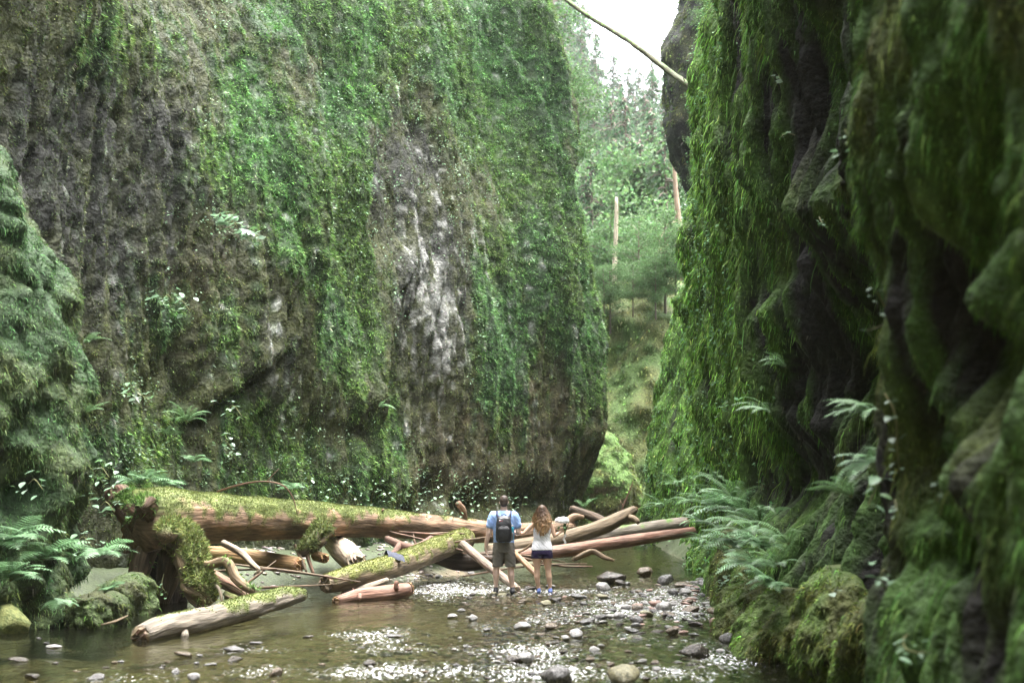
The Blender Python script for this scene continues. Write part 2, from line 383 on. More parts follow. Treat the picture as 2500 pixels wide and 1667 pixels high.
# pale little leaves growing in drifts
dr = blob(pxL, pyL, [(1000,150,170,170,1),(1150,330,110,170,.9),(900,430,70,160,.7),(560,540,80,40,1),(560,340,80,60,.5),(860,560,60,200,.5),(1120,560,50,120,.5),(1170,790,40,80,.6),(1380,600,50,200,.4),
    (420,730,60,60,.8),(330,950,60,40,.6),(700,1130,200,70,.55),(1100,1190,120,40,.9),(300,1120,70,70,.8),(560,20,60,40,.8),(760,300,40,90,.5),(960,700,30,60,.4),(900,820,40,60,.5)])
dr = dr * sstep(-0.05, 0.45, fbm(SL / 0.45, ZL / 0.6, 31.0, 2))
Pt, Nn = sample_grid(GL, NL, np.where(vis, 190 * dr, 0))
n2 = len(Pt)
V, Q, r = leaves(Pt + Nn * (0.02 + 0.12 * RNG.random((n2, 1))), nrm(Nn + RNG.normal(0, 0.6, (n2, 3)) + [0, 0, -0.2]), nrm(RNG.normal(0, 0.4, (n2, 3)) + [0.1, -0.1, 1.0]), 0.035 + 0.055 * RNG.random(n2), 0.03 + 0.03 * RNG.random(n2))
Vs.append((V, Q, np.repeat(rcol(n2, [0.21, 0.32, 0.19], 0.3, 0.06), r, 0)))
V, Q, C = cat_meshes(Vs)
o = link('wall_leaves', mesh_np('leaves_left_cliff', V, Q, C, False, M['moss'])); tag(o, 'small pale leaves growing in drifts on the left cliff', 'leaves', kind='stuff')
print('left moss', n, n2)

# ------------------------------------------------------------------ right cliff
RC = [(1.5,-24), (1.9,-12), (2.2,-3), (2.3,3), (2.25,6.5), (2.38,8.8), (2.62,9.35), (3.05,10.0), (3.3,11.5), (3.45,13.5), (3.65,17), (3.95,21), (4.35,26),  # also narrowed behind the camera, out of view, to cut light
      (4.75,30), (5.15,35), (5.45,40), (5.3,45), (4.5,49.5), (4.4,51), (5.6,54), (9,57), (16,59)]
def r_prof(Y, z):
    near = tab(z, [-1,0,0.5,1.2,3,5,8,14,30], [0.25,0.22,0.12,0.0,0.0,0.05,-0.3,-1.5,-6.0])
    mid = tab(z, [-1,0,0.6,1.5,4,7,11,15,22], [0.45,0.4,0.15,0.0,0.15,0.35,0.4,-0.4,-3.5])
    far = tab(z, [-1,0,0.8,1.8,3.6,6.4,8.6,10.8,13.6,20,30], [-0.1,-0.2,-0.45,-0.75,-1.2,-1.85,-2.25,-2.9,-3.3,-4.6,-6.4])
    k = sstep(9.0, 13, Y); a = near * (1 - k) + mid * k
    k2 = sstep(33.5, 45, Y); return a * (1 - k2) + far * k2
HOLL = [(1960,150,65,260,0.75),(2000,420,45,80,0.5),(2010,860,85,260,1.0),(1930,1150,70,130,0.6),(2100,1150,30,200,.5),(1890,640,40,150,.3),(2330,800,45,170,.35),(2440,920,70,110,.4),(2400,480,40,200,.22),(2120,260,22,150,.3),
        (2330,1350,90,70,.25),(2250,1150,35,150,.3),(2480,700,40,150,.3),(1815,300,14,220,.25),(1870,190,16,150,.3)]
def r_disp(px, py, S, Z, B):
    x, y, z = B[..., 0], B[..., 1], B[..., 2]
    sc = 0.35 + 0.65 * sstep(8, 20, y)
    w1 = S + 0.35 * noise3(S / 2.0, Z / 2.5, 1.5)
    d = 0.36 * sc * fbm(w1 / 2.4, Z / 6.0, 0.9, 2)
    c1 = noise3(w1 / .42, Z / 6.0, 12.0); c2_ = noise3(w1 / .95, Z / 7.0, 22.0)
    d -= sc * (0.30 * np.exp(-(c1 / .09) ** 2) + 0.38 * np.exp(-(c2_ / .06) ** 2))
    fl = 1 - np.abs(noise3(w1 / (0.55), Z / 3.5, 3.3)) * 2
    d += 0.26 * sc * fl + 0.13 * (1 - 2 * np.abs(noise3(w1 / 0.22, Z / 1.3, 6.1)))
    d += 0.12 * fbm(x / 0.5, y / 0.5, z / 1.0, 3) + 0.035 * fbm(x / 0.12, y / 0.12, z / 0.3, 2)
    d -= np.minimum(blob(px, py, HOLL), 1.2) * sstep(4, 7, y) * (1.1 + 0.6 * fl)
    nrw = 1 - sstep(14, 22, y)
    d += nrw * (0.035 * (1 - 2 * np.abs(noise3(w1 / .09, Z / .9, 61.0))) + 0.10 * (np.abs(fbm(x / .22, y / .22, z / .5, 3)) - .25))
    # ribs of the far fern slope; crest with the sharp fall on its left
    m = lambda ln: [(-a, b) for a, b in ln]
    far = sstep(30, 36, y)
    d += far * (crest(-px, py, m([(1742,480),(1690,700),(1640,900),(1590,1130)]), 0.4, 50, 8) + crest(-px, py, m([(1738,700),(1690,900),(1655,1150)]), 0.4, 40, 8)
        + crest(-px, py, m([(1700,620),(1650,780),(1610,930),(1565,1150)]), 0.4, 40, 7))
    d += 0.25 * far * (1 - 2 * np.abs(noise3((S + 0.3 * Z) / 1.3, Z / 8, 2.7)))
    return d
ru = lambda y: 0.055 if 5.0 < y < 11 else (0.07 if 11 <= y < 20 else (0.09 if y < 53 and y > 11 else 0.5))
zsR = np.r_[np.arange(-0.6, 5.2, 0.06), np.arange(5.2, 17, 0.1), np.arange(17.1, 22.5, 0.6)]
GR, NR, pxR, pyR, SR, ZR, dR = make_wall(RC, (0, 0, ru), zsR, -1, r_prof, r_disp)
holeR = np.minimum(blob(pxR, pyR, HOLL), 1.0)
def r_color():
    vs = fbm(SR / 0.3, ZR / 1.8, 1.0, 4); big = fbm(SR / 1.6, ZR / 2.2, 3.0, 3)
    w1 = SR + 0.35 * noise3(SR / 2.0, ZR / 2.5, 1.5); fl = 1 - np.abs(noise3(w1 / 0.55, ZR / 3.5, 3.3)) * 2; f2 = 1 - 2 * np.abs(noise3(w1 / 0.22, ZR / 1.3, 6.1)) - 1.6 * np.exp(-(noise3(w1 / .42, ZR / 6.0, 12.0) / .09) ** 2) - 2.2 * np.exp(-(noise3(w1 / .95, ZR / 7.0, 22.0) / .06) ** 2)
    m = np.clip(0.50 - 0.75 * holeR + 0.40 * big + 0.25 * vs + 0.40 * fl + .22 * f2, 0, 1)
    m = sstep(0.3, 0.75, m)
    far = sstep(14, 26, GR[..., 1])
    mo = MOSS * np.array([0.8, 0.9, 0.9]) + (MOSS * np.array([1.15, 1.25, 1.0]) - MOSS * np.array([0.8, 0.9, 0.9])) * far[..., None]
    yel = sstep(0.0, 0.6, fbm(SR / 1.2, ZR / 1.5, 9.0, 2)) * (1 - far)
    mo = mo + (OLIVE - mo) * (0.75 * yel)[..., None]
    rk = ROCKD * 0.32  # rock colour pushed near black, painting shade into hollows and grooves
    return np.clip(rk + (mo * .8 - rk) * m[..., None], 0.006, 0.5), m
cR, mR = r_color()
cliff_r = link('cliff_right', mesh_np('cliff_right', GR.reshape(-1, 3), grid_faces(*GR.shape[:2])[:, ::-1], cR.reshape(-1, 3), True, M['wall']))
tag(cliff_r, 'dark dripping right gorge wall draped in moss', kind='structure')
YR = GR[..., 1]
vis = (pxR > 1480) & (pxR < 2620) & (pyR > -60) & (pyR < 1710) & (YR > 5.2) & (YR < 53) & facing(GR, NR)
dens = np.where(YR < 9.6, 6500, np.where(YR < 14, 3800, np.where(YR < 24, 1700, np.where(YR < 36, 1000, 600)))) * (.25 + 1.3 * sstep(-.3, .4, fbm(SR / .14, ZR / .35, 51.0, 3)))
dens = np.where(vis, dens * (0.08 + mR), 0.0)
Pt, Nn, cc, mm = sample_grid(GR, NR, dens, (cR, mR)); n = len(Pt); Yp = Pt[:, 1]
T = nrm(Nn * (0.25 + .5 * RNG.random((n, 1))) + RNG.normal(0, 0.22, (n, 3)) + np.array([0, 0, -0.9]))
sz = np.clip(Yp / 24, 0.34, 1.5)
lay = RNG.random(n)
c = rcol(n, cc * (2.0 + .5 * sstep(18, 28, Yp))[:, None], 0.5, 0.1)  # tufts brightened towards the far lit edge, light put into their colour
V, Q, r = tufts3(Pt - Nn * 0.008, T, sz * (0.04 + 0.17 * lay ** 3), sz * (0.014 + 0.018 * RNG.random(n)), Nn)
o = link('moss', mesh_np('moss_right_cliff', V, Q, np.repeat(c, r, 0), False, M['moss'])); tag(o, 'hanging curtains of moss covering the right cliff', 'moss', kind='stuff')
ds = np.where(vis & (YR < 26), np.where(YR < 12, 750, 150), 0.0) * sstep(.2, .8, mR) * sstep(-.1, .5, fbm(SR / .3, ZR / .8, 71.0, 2))
Pt, Nn, cc = sample_grid(GR, NR, ds, (cR,)); k = len(Pt); s2 = np.clip(Pt[:, 1] / 14, .6, 1.6)
V, Q, r = strips(Pt + Nn * .01, nrm(Nn * .5 + RNG.normal(0, .15, (k, 3)) + [0, 0, -.6]), s2 * (.10 + .28 * RNG.random(k) ** 2), s2 * (.005 + .008 * RNG.random(k)), .95, 3, Nn)
o = link('hanging_moss', mesh_np('hanging_moss', V, Q, np.repeat(rcol(k, cc * 2.3, .5, .12), r, 0), False, M['moss'])); tag(o, 'long thin strands of moss dangling from the right cliff', 'moss', kind='stuff'); print('strands', k)
# small round leaves that catch the light on the brighter, farther part
dr = np.where(vis & (YR > 19), 150 * sstep(19, 30, YR), 0.0) * sstep(-0.1, 0.4, fbm(SR / 0.6, ZR / 0.8, 31.0, 2)) * mR
Pt, Nn = sample_grid(GR, NR, dr); n2 = len(Pt)
V, Q, r = leaves(Pt + Nn * (0.03 + 0.12 * RNG.random((n2, 1))), nrm(Nn + RNG.normal(0, 0.6, (n2, 3)) + [0, 0, -0.2]), nrm(RNG.normal(0, 0.4, (n2, 3)) + [-0.2, -0.1, 1.0]), 0.04 + 0.06 * RNG.random(n2), 0.035 + 0.04 * RNG.random(n2))
V2 = (V, Q, np.repeat(rcol(n2, [0.14, 0.27, 0.12], 0.3, 0.06), r, 0))
V, Q, C = V2
o = link('wall_leaves', mesh_np('leaves_right_cliff', V, Q, C, False, M['moss'])); tag(o, 'small round leaves scattered over the lit edge of the right cliff', 'leaves', kind='stuff')
print('right moss', n, n2)

# ------------------------------------------------------------------ creek bed, water
rcX = lambda y: np.interp(y, [c[1] for c in RC[:17]], [c[0] for c in RC[:17]])
def bank_left(x, y):
    """metres inside the left bank (positive = land)"""
    xl = np.interp(y, [-30, 10, 18, 22.5, 24.5, 27, 30, 34, 38, 42, 46, 52, 70], [-7.5, -7.2, -6.8, -7.2, -6.4, -5.0, -3.2, -1.2, 0.3, 1.6, 2.6, 3.0, 4.0])
    return xl - x
def bed_z(x, y):
    px, py = proj(np.stack([x, y, 0 * x], -1))
    z = -0.34 + 0.10 * fbm(x / 1.7, y / 2.6, 0.5, 3) + 0.03 * fbm(x / 0.35, y / 0.35, 2.5, 2)
    bar = blob(px, py, [(1150,1430,150,30,1.0),(1000,1410,100,25,.8),(1620,1470,170,50,1.0),(1450,1500,160,40,.6),(1300,1460,120,20,.8),(1450,1330,90,16,.9)]) * (y > 8)
    z = z + 0.27 * bar
    far = sstep(36, 50, y); z = z + 0.42 * far
    bl = bank_left(x, y); z = z + 0.85 * sstep(-0.5, 1.6, bl) + 0.3 * sstep(1.6, 5, bl)
    br = x - (rcX(np.clip(y, -20, 49)) - 0.55); z = z + 0.75 * sstep(-0.5, 0.7, br)
    z = z + 2.0 * sstep(58, 80, y)
    return z
xs = np.r_[-900, -400, -150, -60, -25, np.arange(-12, 9, 0.13), 14, 30, 80, 200, 500, 900]
ys = np.r_[-900, -300, -100, -40, -15, np.arange(-6, 10, 0.5), np.arange(10, 30, 0.12), np.arange(30, 62, 0.2), 66, 72, 80, 100, 150, 300, 700, 1500]
XX, YY = np.meshgrid(xs, ys); ZZ = bed_z(XX, YY)
GB = np.stack([XX, YY, ZZ], -1)
gn = fbm(XX / 0.25, YY / 0.25, 3.0, 3); gb = fbm(XX / 1.5, YY / 1.5, 6.0, 3)
c = np.array([0.135, 0.105, 0.06]) + (np.array([0.26, 0.23, 0.19]) - np.array([0.135, 0.105, 0.06])) * sstep(-0.1, 0.7, gn + 0.3 * gb)[..., None]
green_bed = sstep(0.8, 2.6, XX - 0.02 * YY + 0.8 * gb) * (YY < 26); c = c + (np.array([0.13, 0.14, 0.04]) - c) * (0.6 * green_bed)[..., None]  # bed greener towards the right foreground
land = np.maximum(sstep(0.25, 0.5, ZZ + 0.15 * gb), sstep(-.9, -.1, bank_left(XX, YY) + .3 * gb) * (YY < 24)); land = np.maximum(land, sstep(-.1, .6, bank_left(XX, YY) + .5 * gb)); land = np.maximum(land, sstep(-.35, .1, XX - (rcX(np.clip(YY, -20, 49)) - .55))); c = c + (np.array([0.04, 0.055, 0.02]) - c) * land[..., None]
o = link('creek_bed', mesh_np('creek_bed', GB.reshape(-1, 3), grid_faces(*GB.shape[:2]), c.reshape(-1, 3), True, M['bed'])); tag(o, kind='structure')

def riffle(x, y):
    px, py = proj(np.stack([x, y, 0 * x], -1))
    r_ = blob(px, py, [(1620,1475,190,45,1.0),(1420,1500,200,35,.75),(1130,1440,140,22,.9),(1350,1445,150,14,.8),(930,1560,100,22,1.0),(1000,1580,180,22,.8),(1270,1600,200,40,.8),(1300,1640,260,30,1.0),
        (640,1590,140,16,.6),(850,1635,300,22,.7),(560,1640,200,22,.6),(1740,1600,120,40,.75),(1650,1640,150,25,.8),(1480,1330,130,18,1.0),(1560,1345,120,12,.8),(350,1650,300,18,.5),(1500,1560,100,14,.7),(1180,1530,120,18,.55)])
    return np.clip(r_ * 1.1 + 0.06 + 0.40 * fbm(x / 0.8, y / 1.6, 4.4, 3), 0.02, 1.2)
def water_z(x, y):
    rf = riffle(x, y); base = 0.36 * sstep(37, 50, y)
    wv = 0.006 * fbm(x / 0.5, y / 0.8, 1.1, 2)
    ch = fbm(x / 0.12, y / 0.36, 2.2, 3)
    return base + wv * (0.5 + rf) + 0.042 * np.clip(rf, 0, 1) * ch + 0.012 * rf * np.abs(fbm(x / 0.35, y / 0.3, 7.7, 2)), rf
xs = np.arange(-8.5, 6.6, 0.042); ys = np.r_[np.arange(2, 11, 0.25), np.arange(11, 24, 0.06), np.arange(24, 36, 0.08), np.arange(36, 58, 0.12)]
XX, YY = np.meshgrid(xs, ys); ZZ, RF = water_z(XX, YY)
GW = np.stack([XX, YY, ZZ], -1)
foam_glint = np.clip(RF, 0, 1)
m = bpy.data.materials.new('creek_water'); m.use_nodes = True; n_ = m.node_tree; n_.nodes.clear(); L = n_.links
og = n_.nodes.new('ShaderNodeOutputMaterial'); gl = n_.nodes.new('ShaderNodeBsdfGlossy'); gl.inputs['Roughness'].default_value = 0.04
tr = n_.nodes.new('ShaderNodeBsdfTransparent'); tr.inputs['Color'].default_value = (0.46, 0.48, 0.34, 1)
df = n_.nodes.new('ShaderNodeBsdfDiffuse'); df.inputs['Color'].default_value = (0.045, 0.05, 0.03, 1)
fr = n_.nodes.new('ShaderNodeFresnel'); fr.inputs['IOR'].default_value = 1.33
body = n_.nodes.new('ShaderNodeMixShader'); body.inputs[0].default_value = 0.10
mx = n_.nodes.new('ShaderNodeMixShader'); fm = n_.nodes.new('ShaderNodeMixShader')
fd = n_.nodes.new('ShaderNodeBsdfDiffuse'); fd.inputs['Color'].default_value = (0.8, 0.8, 0.8, 1)  # white flecks: riffle foam plus sky glints painted as colour
at = n_.nodes.new('ShaderNodeAttribute'); at.attribute_name = 'Col'
tc = n_.nodes.new('ShaderNodeTexCoord'); mp = n_.nodes.new('ShaderNodeMapping'); mp.inputs['Scale'].default_value = (1.0, 0.5, 1.0)
nz = n_.nodes.new('ShaderNodeTexNoise'); nz.inputs['Scale'].default_value = 9; nz.inputs['Detail'].default_value = 4
bp = n_.nodes.new('ShaderNodeBump'); bp.inputs['Distance'].default_value = 0.02; bp.inputs['Strength'].default_value = 0.8
L.new(tc.outputs['Object'], mp.inputs[0]); L.new(mp.outputs[0], nz.inputs['Vector']); L.new(nz.outputs[0], bp.inputs['Height'])
for s_ in (gl, fr): L.new(bp.outputs[0], s_.inputs['Normal'])
L.new(tr.outputs[0], body.inputs[1]); L.new(df.outputs[0], body.inputs[2])
L.new(fr.outputs[0], mx.inputs[0]); L.new(body.outputs[0], mx.inputs[1]); L.new(gl.outputs[0], mx.inputs[2])
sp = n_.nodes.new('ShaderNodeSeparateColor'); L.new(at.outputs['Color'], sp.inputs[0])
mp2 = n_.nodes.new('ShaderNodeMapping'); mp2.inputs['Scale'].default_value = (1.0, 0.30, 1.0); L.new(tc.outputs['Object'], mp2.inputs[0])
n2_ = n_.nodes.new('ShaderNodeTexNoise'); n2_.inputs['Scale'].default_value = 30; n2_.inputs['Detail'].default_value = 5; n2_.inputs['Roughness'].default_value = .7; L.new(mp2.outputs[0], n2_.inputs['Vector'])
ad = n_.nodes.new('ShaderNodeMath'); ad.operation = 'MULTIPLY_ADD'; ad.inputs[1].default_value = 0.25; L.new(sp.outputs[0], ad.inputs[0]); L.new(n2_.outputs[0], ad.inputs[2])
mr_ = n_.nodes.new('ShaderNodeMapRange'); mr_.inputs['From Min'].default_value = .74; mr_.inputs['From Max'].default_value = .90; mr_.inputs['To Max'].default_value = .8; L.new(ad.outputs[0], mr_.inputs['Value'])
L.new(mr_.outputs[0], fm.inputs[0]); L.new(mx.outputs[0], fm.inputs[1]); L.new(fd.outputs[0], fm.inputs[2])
L.new(fm.outputs[0], og.inputs['Surface'])
M['water'] = m
wq = grid_faces(*GW.shape[:2]); wet = (bed_z(XX, YY) < ZZ + .06).ravel(); wq = wq[wet[wq].any(1)]
o = link('creek_water', mesh_np('creek_water', GW.reshape(-1, 3), wq, np.repeat(foam_glint.reshape(-1, 1), 3, 1), True, M['water']))
tag(o, kind='structure')

# ------------------------------------------------------------------ hillside far up the gorge
xs = np.arange(-70, 90, 2.0); ys = np.r_[np.arange(72, 320, 2.0), 360]
XX, YY = np.meshgrid(xs, ys)
hill_z = lambda x, y: 2.5 + 0.28 * np.clip(y - 72, 0, 165) + 0.10 * np.clip(-x, -20, 30) * sstep(72, 110, y) + 3.0 * fbm(x / 25, y / 25, 1.0, 3) * sstep(72, 95, y)
ZZ = hill_z(XX, YY)
c = np.array([0.045, 0.085, 0.03]) * (1 + 0.4 * fbm(XX / 6, YY / 6, 2.0, 3))[..., None]
o = link('hillside', mesh_np('hillside', np.stack([XX, YY, ZZ], -1).reshape(-1, 3), grid_faces(*XX.shape), c.reshape(-1, 3), True, M['hill'])); tag(o, kind='structure')

# ------------------------------------------------------------------ rock masses standing in the gorge (lofted, lumpy, closed)
def loft_rock(name, label, cat, rings, n=90, nz=110, amp=0.3, freq=1.0, col=None, tufts=None, seed=0, flute=0.0):
    """rings: (z, cx, cy, rx, ry); returns object. tufts=(density,len,width,color)"""
    R = np.asarray(rings, float); z = np.linspace(R[0, 0], R[-1, 0], nz)
    it = [np.interp(z, R[:, 0], R[:, i]) for i in range(1, 5)]
    ker = np.ones(7) / 7
    it = [np.convolve(np.pad(a, 3, mode='edge'), ker, 'valid') for a in it]
    th = np.linspace(0, 2 * math.pi, n, endpoint=False)
    cx, cy, rx, ry = [a[:, None] for a in it]
    B = np.stack([cx + rx * np.cos(th), cy + ry * np.sin(th), np.tile(z[:, None], (1, n))], -1)
    out_ = nrm(np.stack([np.cos(th) + 0 * rx, np.sin(th) + 0 * rx, 0 * rx + 0 * th], -1))
    x, y, zz = B[..., 0] + seed, B[..., 1], B[..., 2]
    d = amp * fbm(x * freq, y * freq, zz * freq * 0.7, 4) + amp * .5 * (np.abs(fbm(x * freq * 2.3, y * freq * 2.3, zz * freq * 1.5 + 9, 3)) - .3) + flute * (1 - 2 * np.abs(noise3(x * 3, y * 3, zz * 0.6)))
    endf = np.clip(np.minimum(rx, ry) / 0.4, 0.1, 1)
    G = B + out_ * (d * endf)[..., None]
    Gc = np.concatenate([G, G[:, :1]], 1); N = grid_normals(Gc)
    if np.mean(np.sum(N[:, :-1] * out_, -1)) < 0: N = -N
    C = col(Gc, N)
    base = np.array([R[0, 1], R[0, 2], R[0, 0]])
    V = np.vstack([G.reshape(-1, 3), G[-1].mean(0)[None] + [0, 0, 0.02]]); Qd = grid_faces(nz, n, True)
    fan = np.stack([np.full(n, len(V) - 1), (nz - 1) * n + np.arange(n), (nz - 1) * n + (np.arange(n) + 1) % n, np.full(n, len(V) - 1)], -1)
    me = bpy.data.meshes.new(name)
    me.from_pydata((V - base).tolist(), [], Qd.tolist() + fan[:, :3].tolist()); me.polygons.foreach_set('use_smooth', np.full(len(me.polygons), True))
    a = me.color_attributes.new('Col', 'FLOAT_COLOR', 'POINT'); cc_ = np.vstack([C[:, :-1].reshape(-1, 3), C[-1, 0][None]])
    a.data.foreach_set('color', np.hstack([cc_, np.ones((len(cc_), 1))]).astype(np.float32).ravel()); me.materials.append(M['wall'])
    o = link(name, me); o.location = tuple(base); tag(o, label, cat)
    if tufts:
        dn, tl, tw, tc_ = tufts
        px, py = proj(Gc); vis = (N[..., 1] * (Gc[..., 1]) + N[..., 0] * Gc[..., 0] < 0.25 * Gc[..., 1]) & (px > -60) & (px < 2560) & (py > -60) & (py < 1720)
        cl_ = sstep(-.35, .45, fbm(Gc[..., 0] / .25 + 3, Gc[..., 1] / .25, Gc[..., 2] / .4, 3)); dens = np.where(vis, dn, 0) * tc_(Gc, N)[1] * (.2 + 1.3 * cl_)
        Pt, Nn, cc = sample_grid(Gc, N, dens, (tc_(Gc, N)[0],)); k = len(Pt)
        T = nrm(Nn * 0.7 + RNG.normal(0, 0.55, (k, 3)) + np.array([0, 0, -0.5]))
        V, Q, r = strips(Pt - base - Nn * 0.01, T, tl * (0.3 + 1.2 * RNG.random(k) ** 2), tw * (0.6 + 0.8 * RNG.random(k)), 0.8, 2, Nn)
        mo = link('moss', mesh_np(name + '_moss', V, Q, np.repeat(rcol(k, cc * (.6 + .9 * RNG.random((k, 1))), 0.4, 0.1), r, 0), False, M['moss']), o); tag(mo, kind='stuff')
        print(name, 'tufts', k)
    return o
def mossy(c1=MOSS, c2=OLIVE, rock=ROCKD, bias=0.0, s=1.0):
    def f(G, N):
        nz_ = fbm(G[..., 0] / s, G[..., 1] / s, G[..., 2] / s, 3); k = sstep(-0.35, 0.35, nz_)
        c = c1 + (c2 - c1) * k[..., None]
        bare = sstep(0.0, 0.5, 0.35 * fbm(G[..., 0] / .6, G[..., 1] / .6, G[..., 2] / 1.2, 3) - N[..., 2] - 0.1 - bias)
        return np.clip(c + (rock - c) * bare[..., None], 0.005, 0.5)
    return f
def mossy_t(c1=MOSS, c2=OLIVE, bias=0.0, s=1.0, k=1.25):
    f = mossy(c1, c2, ROCKD, bias, s)
    def g(G, N):
        bare = sstep(0.0, 0.5, 0.35 * fbm(G[..., 0] / .6, G[..., 1] / .6, G[..., 2] / 1.2, 3) - N[..., 2] - 0.1 - bias)
        return f(G, N) * k, 1 - 0.9 * bare
    return g
# near left buttress: silhouette (0,380)->(225,1000)->(215,1300) at depth 19
def xl(px, Y=19.0): return (px - CX) / F * Y
zz = lambda py, Y=19.0: P(0, py, Y)[2]
sil = [(1560,150),(1480,160),(1400,190),(1330,205),(1250,215),(1150,225),(1050,225),(950,212),(850,195),(780,170),(700,140),(600,100),(500,50),(400,5),(330,-50),(250,-130)]
rings = [(zz(py), xl(px) - 2.88, 19.6, 2.6, 2.2) for py, px in sil]
rings[-2] = (rings[-2][0], xl(-50) - 2.3, 19.6, 2.2, 1.7); rings[-1] = (rings[-1][0], xl(-130) - 1.6, 19.6, 1.0, 0.8)
gm = np.array([0.048, 0.096, 0.034])
loft_rock('rock_buttress', 'rounded moss draped rock buttress at the left edge above ferns', 'rock', rings, 150, 170, 0.36, 1.1,
    mossy(gm * .6, np.array([0.045, 0.065, 0.022]), ROCKD * 0.5, 0.35), (1900, 0.085, 0.014, mossy_t(gm * 1.1, np.array([0.07, 0.10, 0.032]), 0.35)), 3, 0.10)
# overhanging rock behind the right wall (depth 62); its shade is put into near-black colour
Yo = 62
sil = [(1240,1750),(900,1735),(700,1725),(536,1708),(478,1700),(406,1690),(364,1664),(306,1646),(214,1638),(165,1641),(96,1648),(0,1676),(-120,1705),(-220,1765)]
rings = [(P(0, py, Yo)[2], xl(px, Yo) + 3.2, Yo + 1.5, 3.2, 3.0) for py, px in sil]; rings[-1] = (*rings[-1][:3], 1.2, 1.2)
loft_rock('overhanging_rock', 'dark overhanging rock head with mossy rim behind the right cliff', 'rock', rings, 110, 130, 0.35, 0.6,
    mossy(np.array([0.035, 0.04, 0.015]), np.array([.012, .012, .010]), np.array([0.009, 0.009, 0.008]), -0.1), (60, 0.22, 0.06, mossy_t(OLIVE * .8, MOSS * .6, -0.05)), 5)
# mossy slope closing the gorge and boulder at its foot
rings = [(0.3, 7.5, 71, 7.0, 6), (3, 7.3, 71, 6.3, 5.2), (6, 7.3, 71.5, 5.2, 4.5), (8.5, 7.4, 72, 4.4, 3.8), (11, 7.2, 73, 3.8, 3.0), (12.8, 7.0, 74, 2.6, 2.2), (13.4, 7.0, 74, 1.2, 1.0)]
loft_rock('mossy_slope', 'pale green mossy slope closing the gorge below the forest', 'slope', rings, 120, 100, 0.9, 0.35,
    mossy(np.array([0.09, 0.15, 0.04]), np.array([0.12, 0.14, 0.045]), BROWN, 0.9, 1.5), (60, 0.22, 0.08, mossy_t(np.array([0.13, 0.21, 0.07]), np.array([0.17, 0.19, 0.065]), 0.9, 1.5)), 11)
rings = [(0.0, 3.75, 55.5, 1.5, 1.6), (1.2, 3.8, 55.5, 1.45, 1.5), (2.4, 3.75, 55.6, 1.25, 1.3), (3.6, 3.6, 55.8, 0.9, 1.0), (4.4, 3.5, 56, 0.5, 0.6), (4.7, 3.45, 56, 0.2, 0.2)]
loft_rock('mossy_boulder', 'big brown boulder with mossy cap at the far gorge mouth', 'boulder', rings, 90, 80, 0.3, 0.7,
    mossy(MOSS, OLIVE, BROWN * 0.9, -0.15), (180, 0.15, 0.06, mossy_t(MOSS * 1.2, OLIVE, -0.15)), 14)
# moss humps along the foot of the right wall
def hump(label, px0, px1, pyt, Y, depth=0.8, dn=1500, dk=1.0):
    x0, x1 = xl(px0, Y), xl(px1, Y); zt = P(0, pyt, Y)[2]; cx, rx = (x0 + x1) / 2, (x1 - x0) / 2
    rings = [(-0.3, cx + .1, Y + depth * .2, rx * 1.05, depth), (zt * .35, cx + .06, Y + depth * .2, rx, depth), (zt * .7, cx + .1, Y + depth * .25, rx * .85, depth * .85), (zt * .9, cx + .15, Y + depth * .3, rx * .6, depth * .6), (zt, cx + .2, Y + depth * .35, rx * .25, depth * .25)]
    loft_rock('mossy_hump', label, 'moss hump', rings, 80, 60, 0.26, 1.7, mossy(np.array([0.07, 0.11, 0.025]) * dk, OLIVE * .7 * dk, ROCKD * .5, 0.3, .5), (dn * 1.3, 0.085, 0.014, mossy_t(np.array([0.10, 0.17, 0.035]) * dk, OLIVE * 1.1 * dk, 0.4, .5, 1.3)), Y)
hump('dark mossy rock between the buttress foot and the root mass', 235, 350, 1400, 21.6, .8, 900, .5)
hump('low dark mossy rock at the pool edge below the wide leaved fern', 165, 285, 1445, 19.4, .6, 900, .45)
hump('bright green mossy hump at the waterline below the right cliff', 1925, 2100, 1385, 13.2)
hump('olive mossy hump at the right, just behind the vertical edge', 2050, 2210, 1430, 11.6, 0.6)
hump('low mossy bank with a dark hollow beside the green pool', 1800, 1965, 1440, 15.4, 0.9)
hump('small mossy bank carrying white starry plants by the stones', 1740, 1870, 1420, 18.0, 1.0, 900)
hump('mossy mound behind the bank stones at the right', 1730, 1830, 1345, 22.0, 1.2, 700)
hump('narrow upright moss covered stone beside the end of the pink log', 1728, 1790, 1285, 25.5, 0.7, 700)

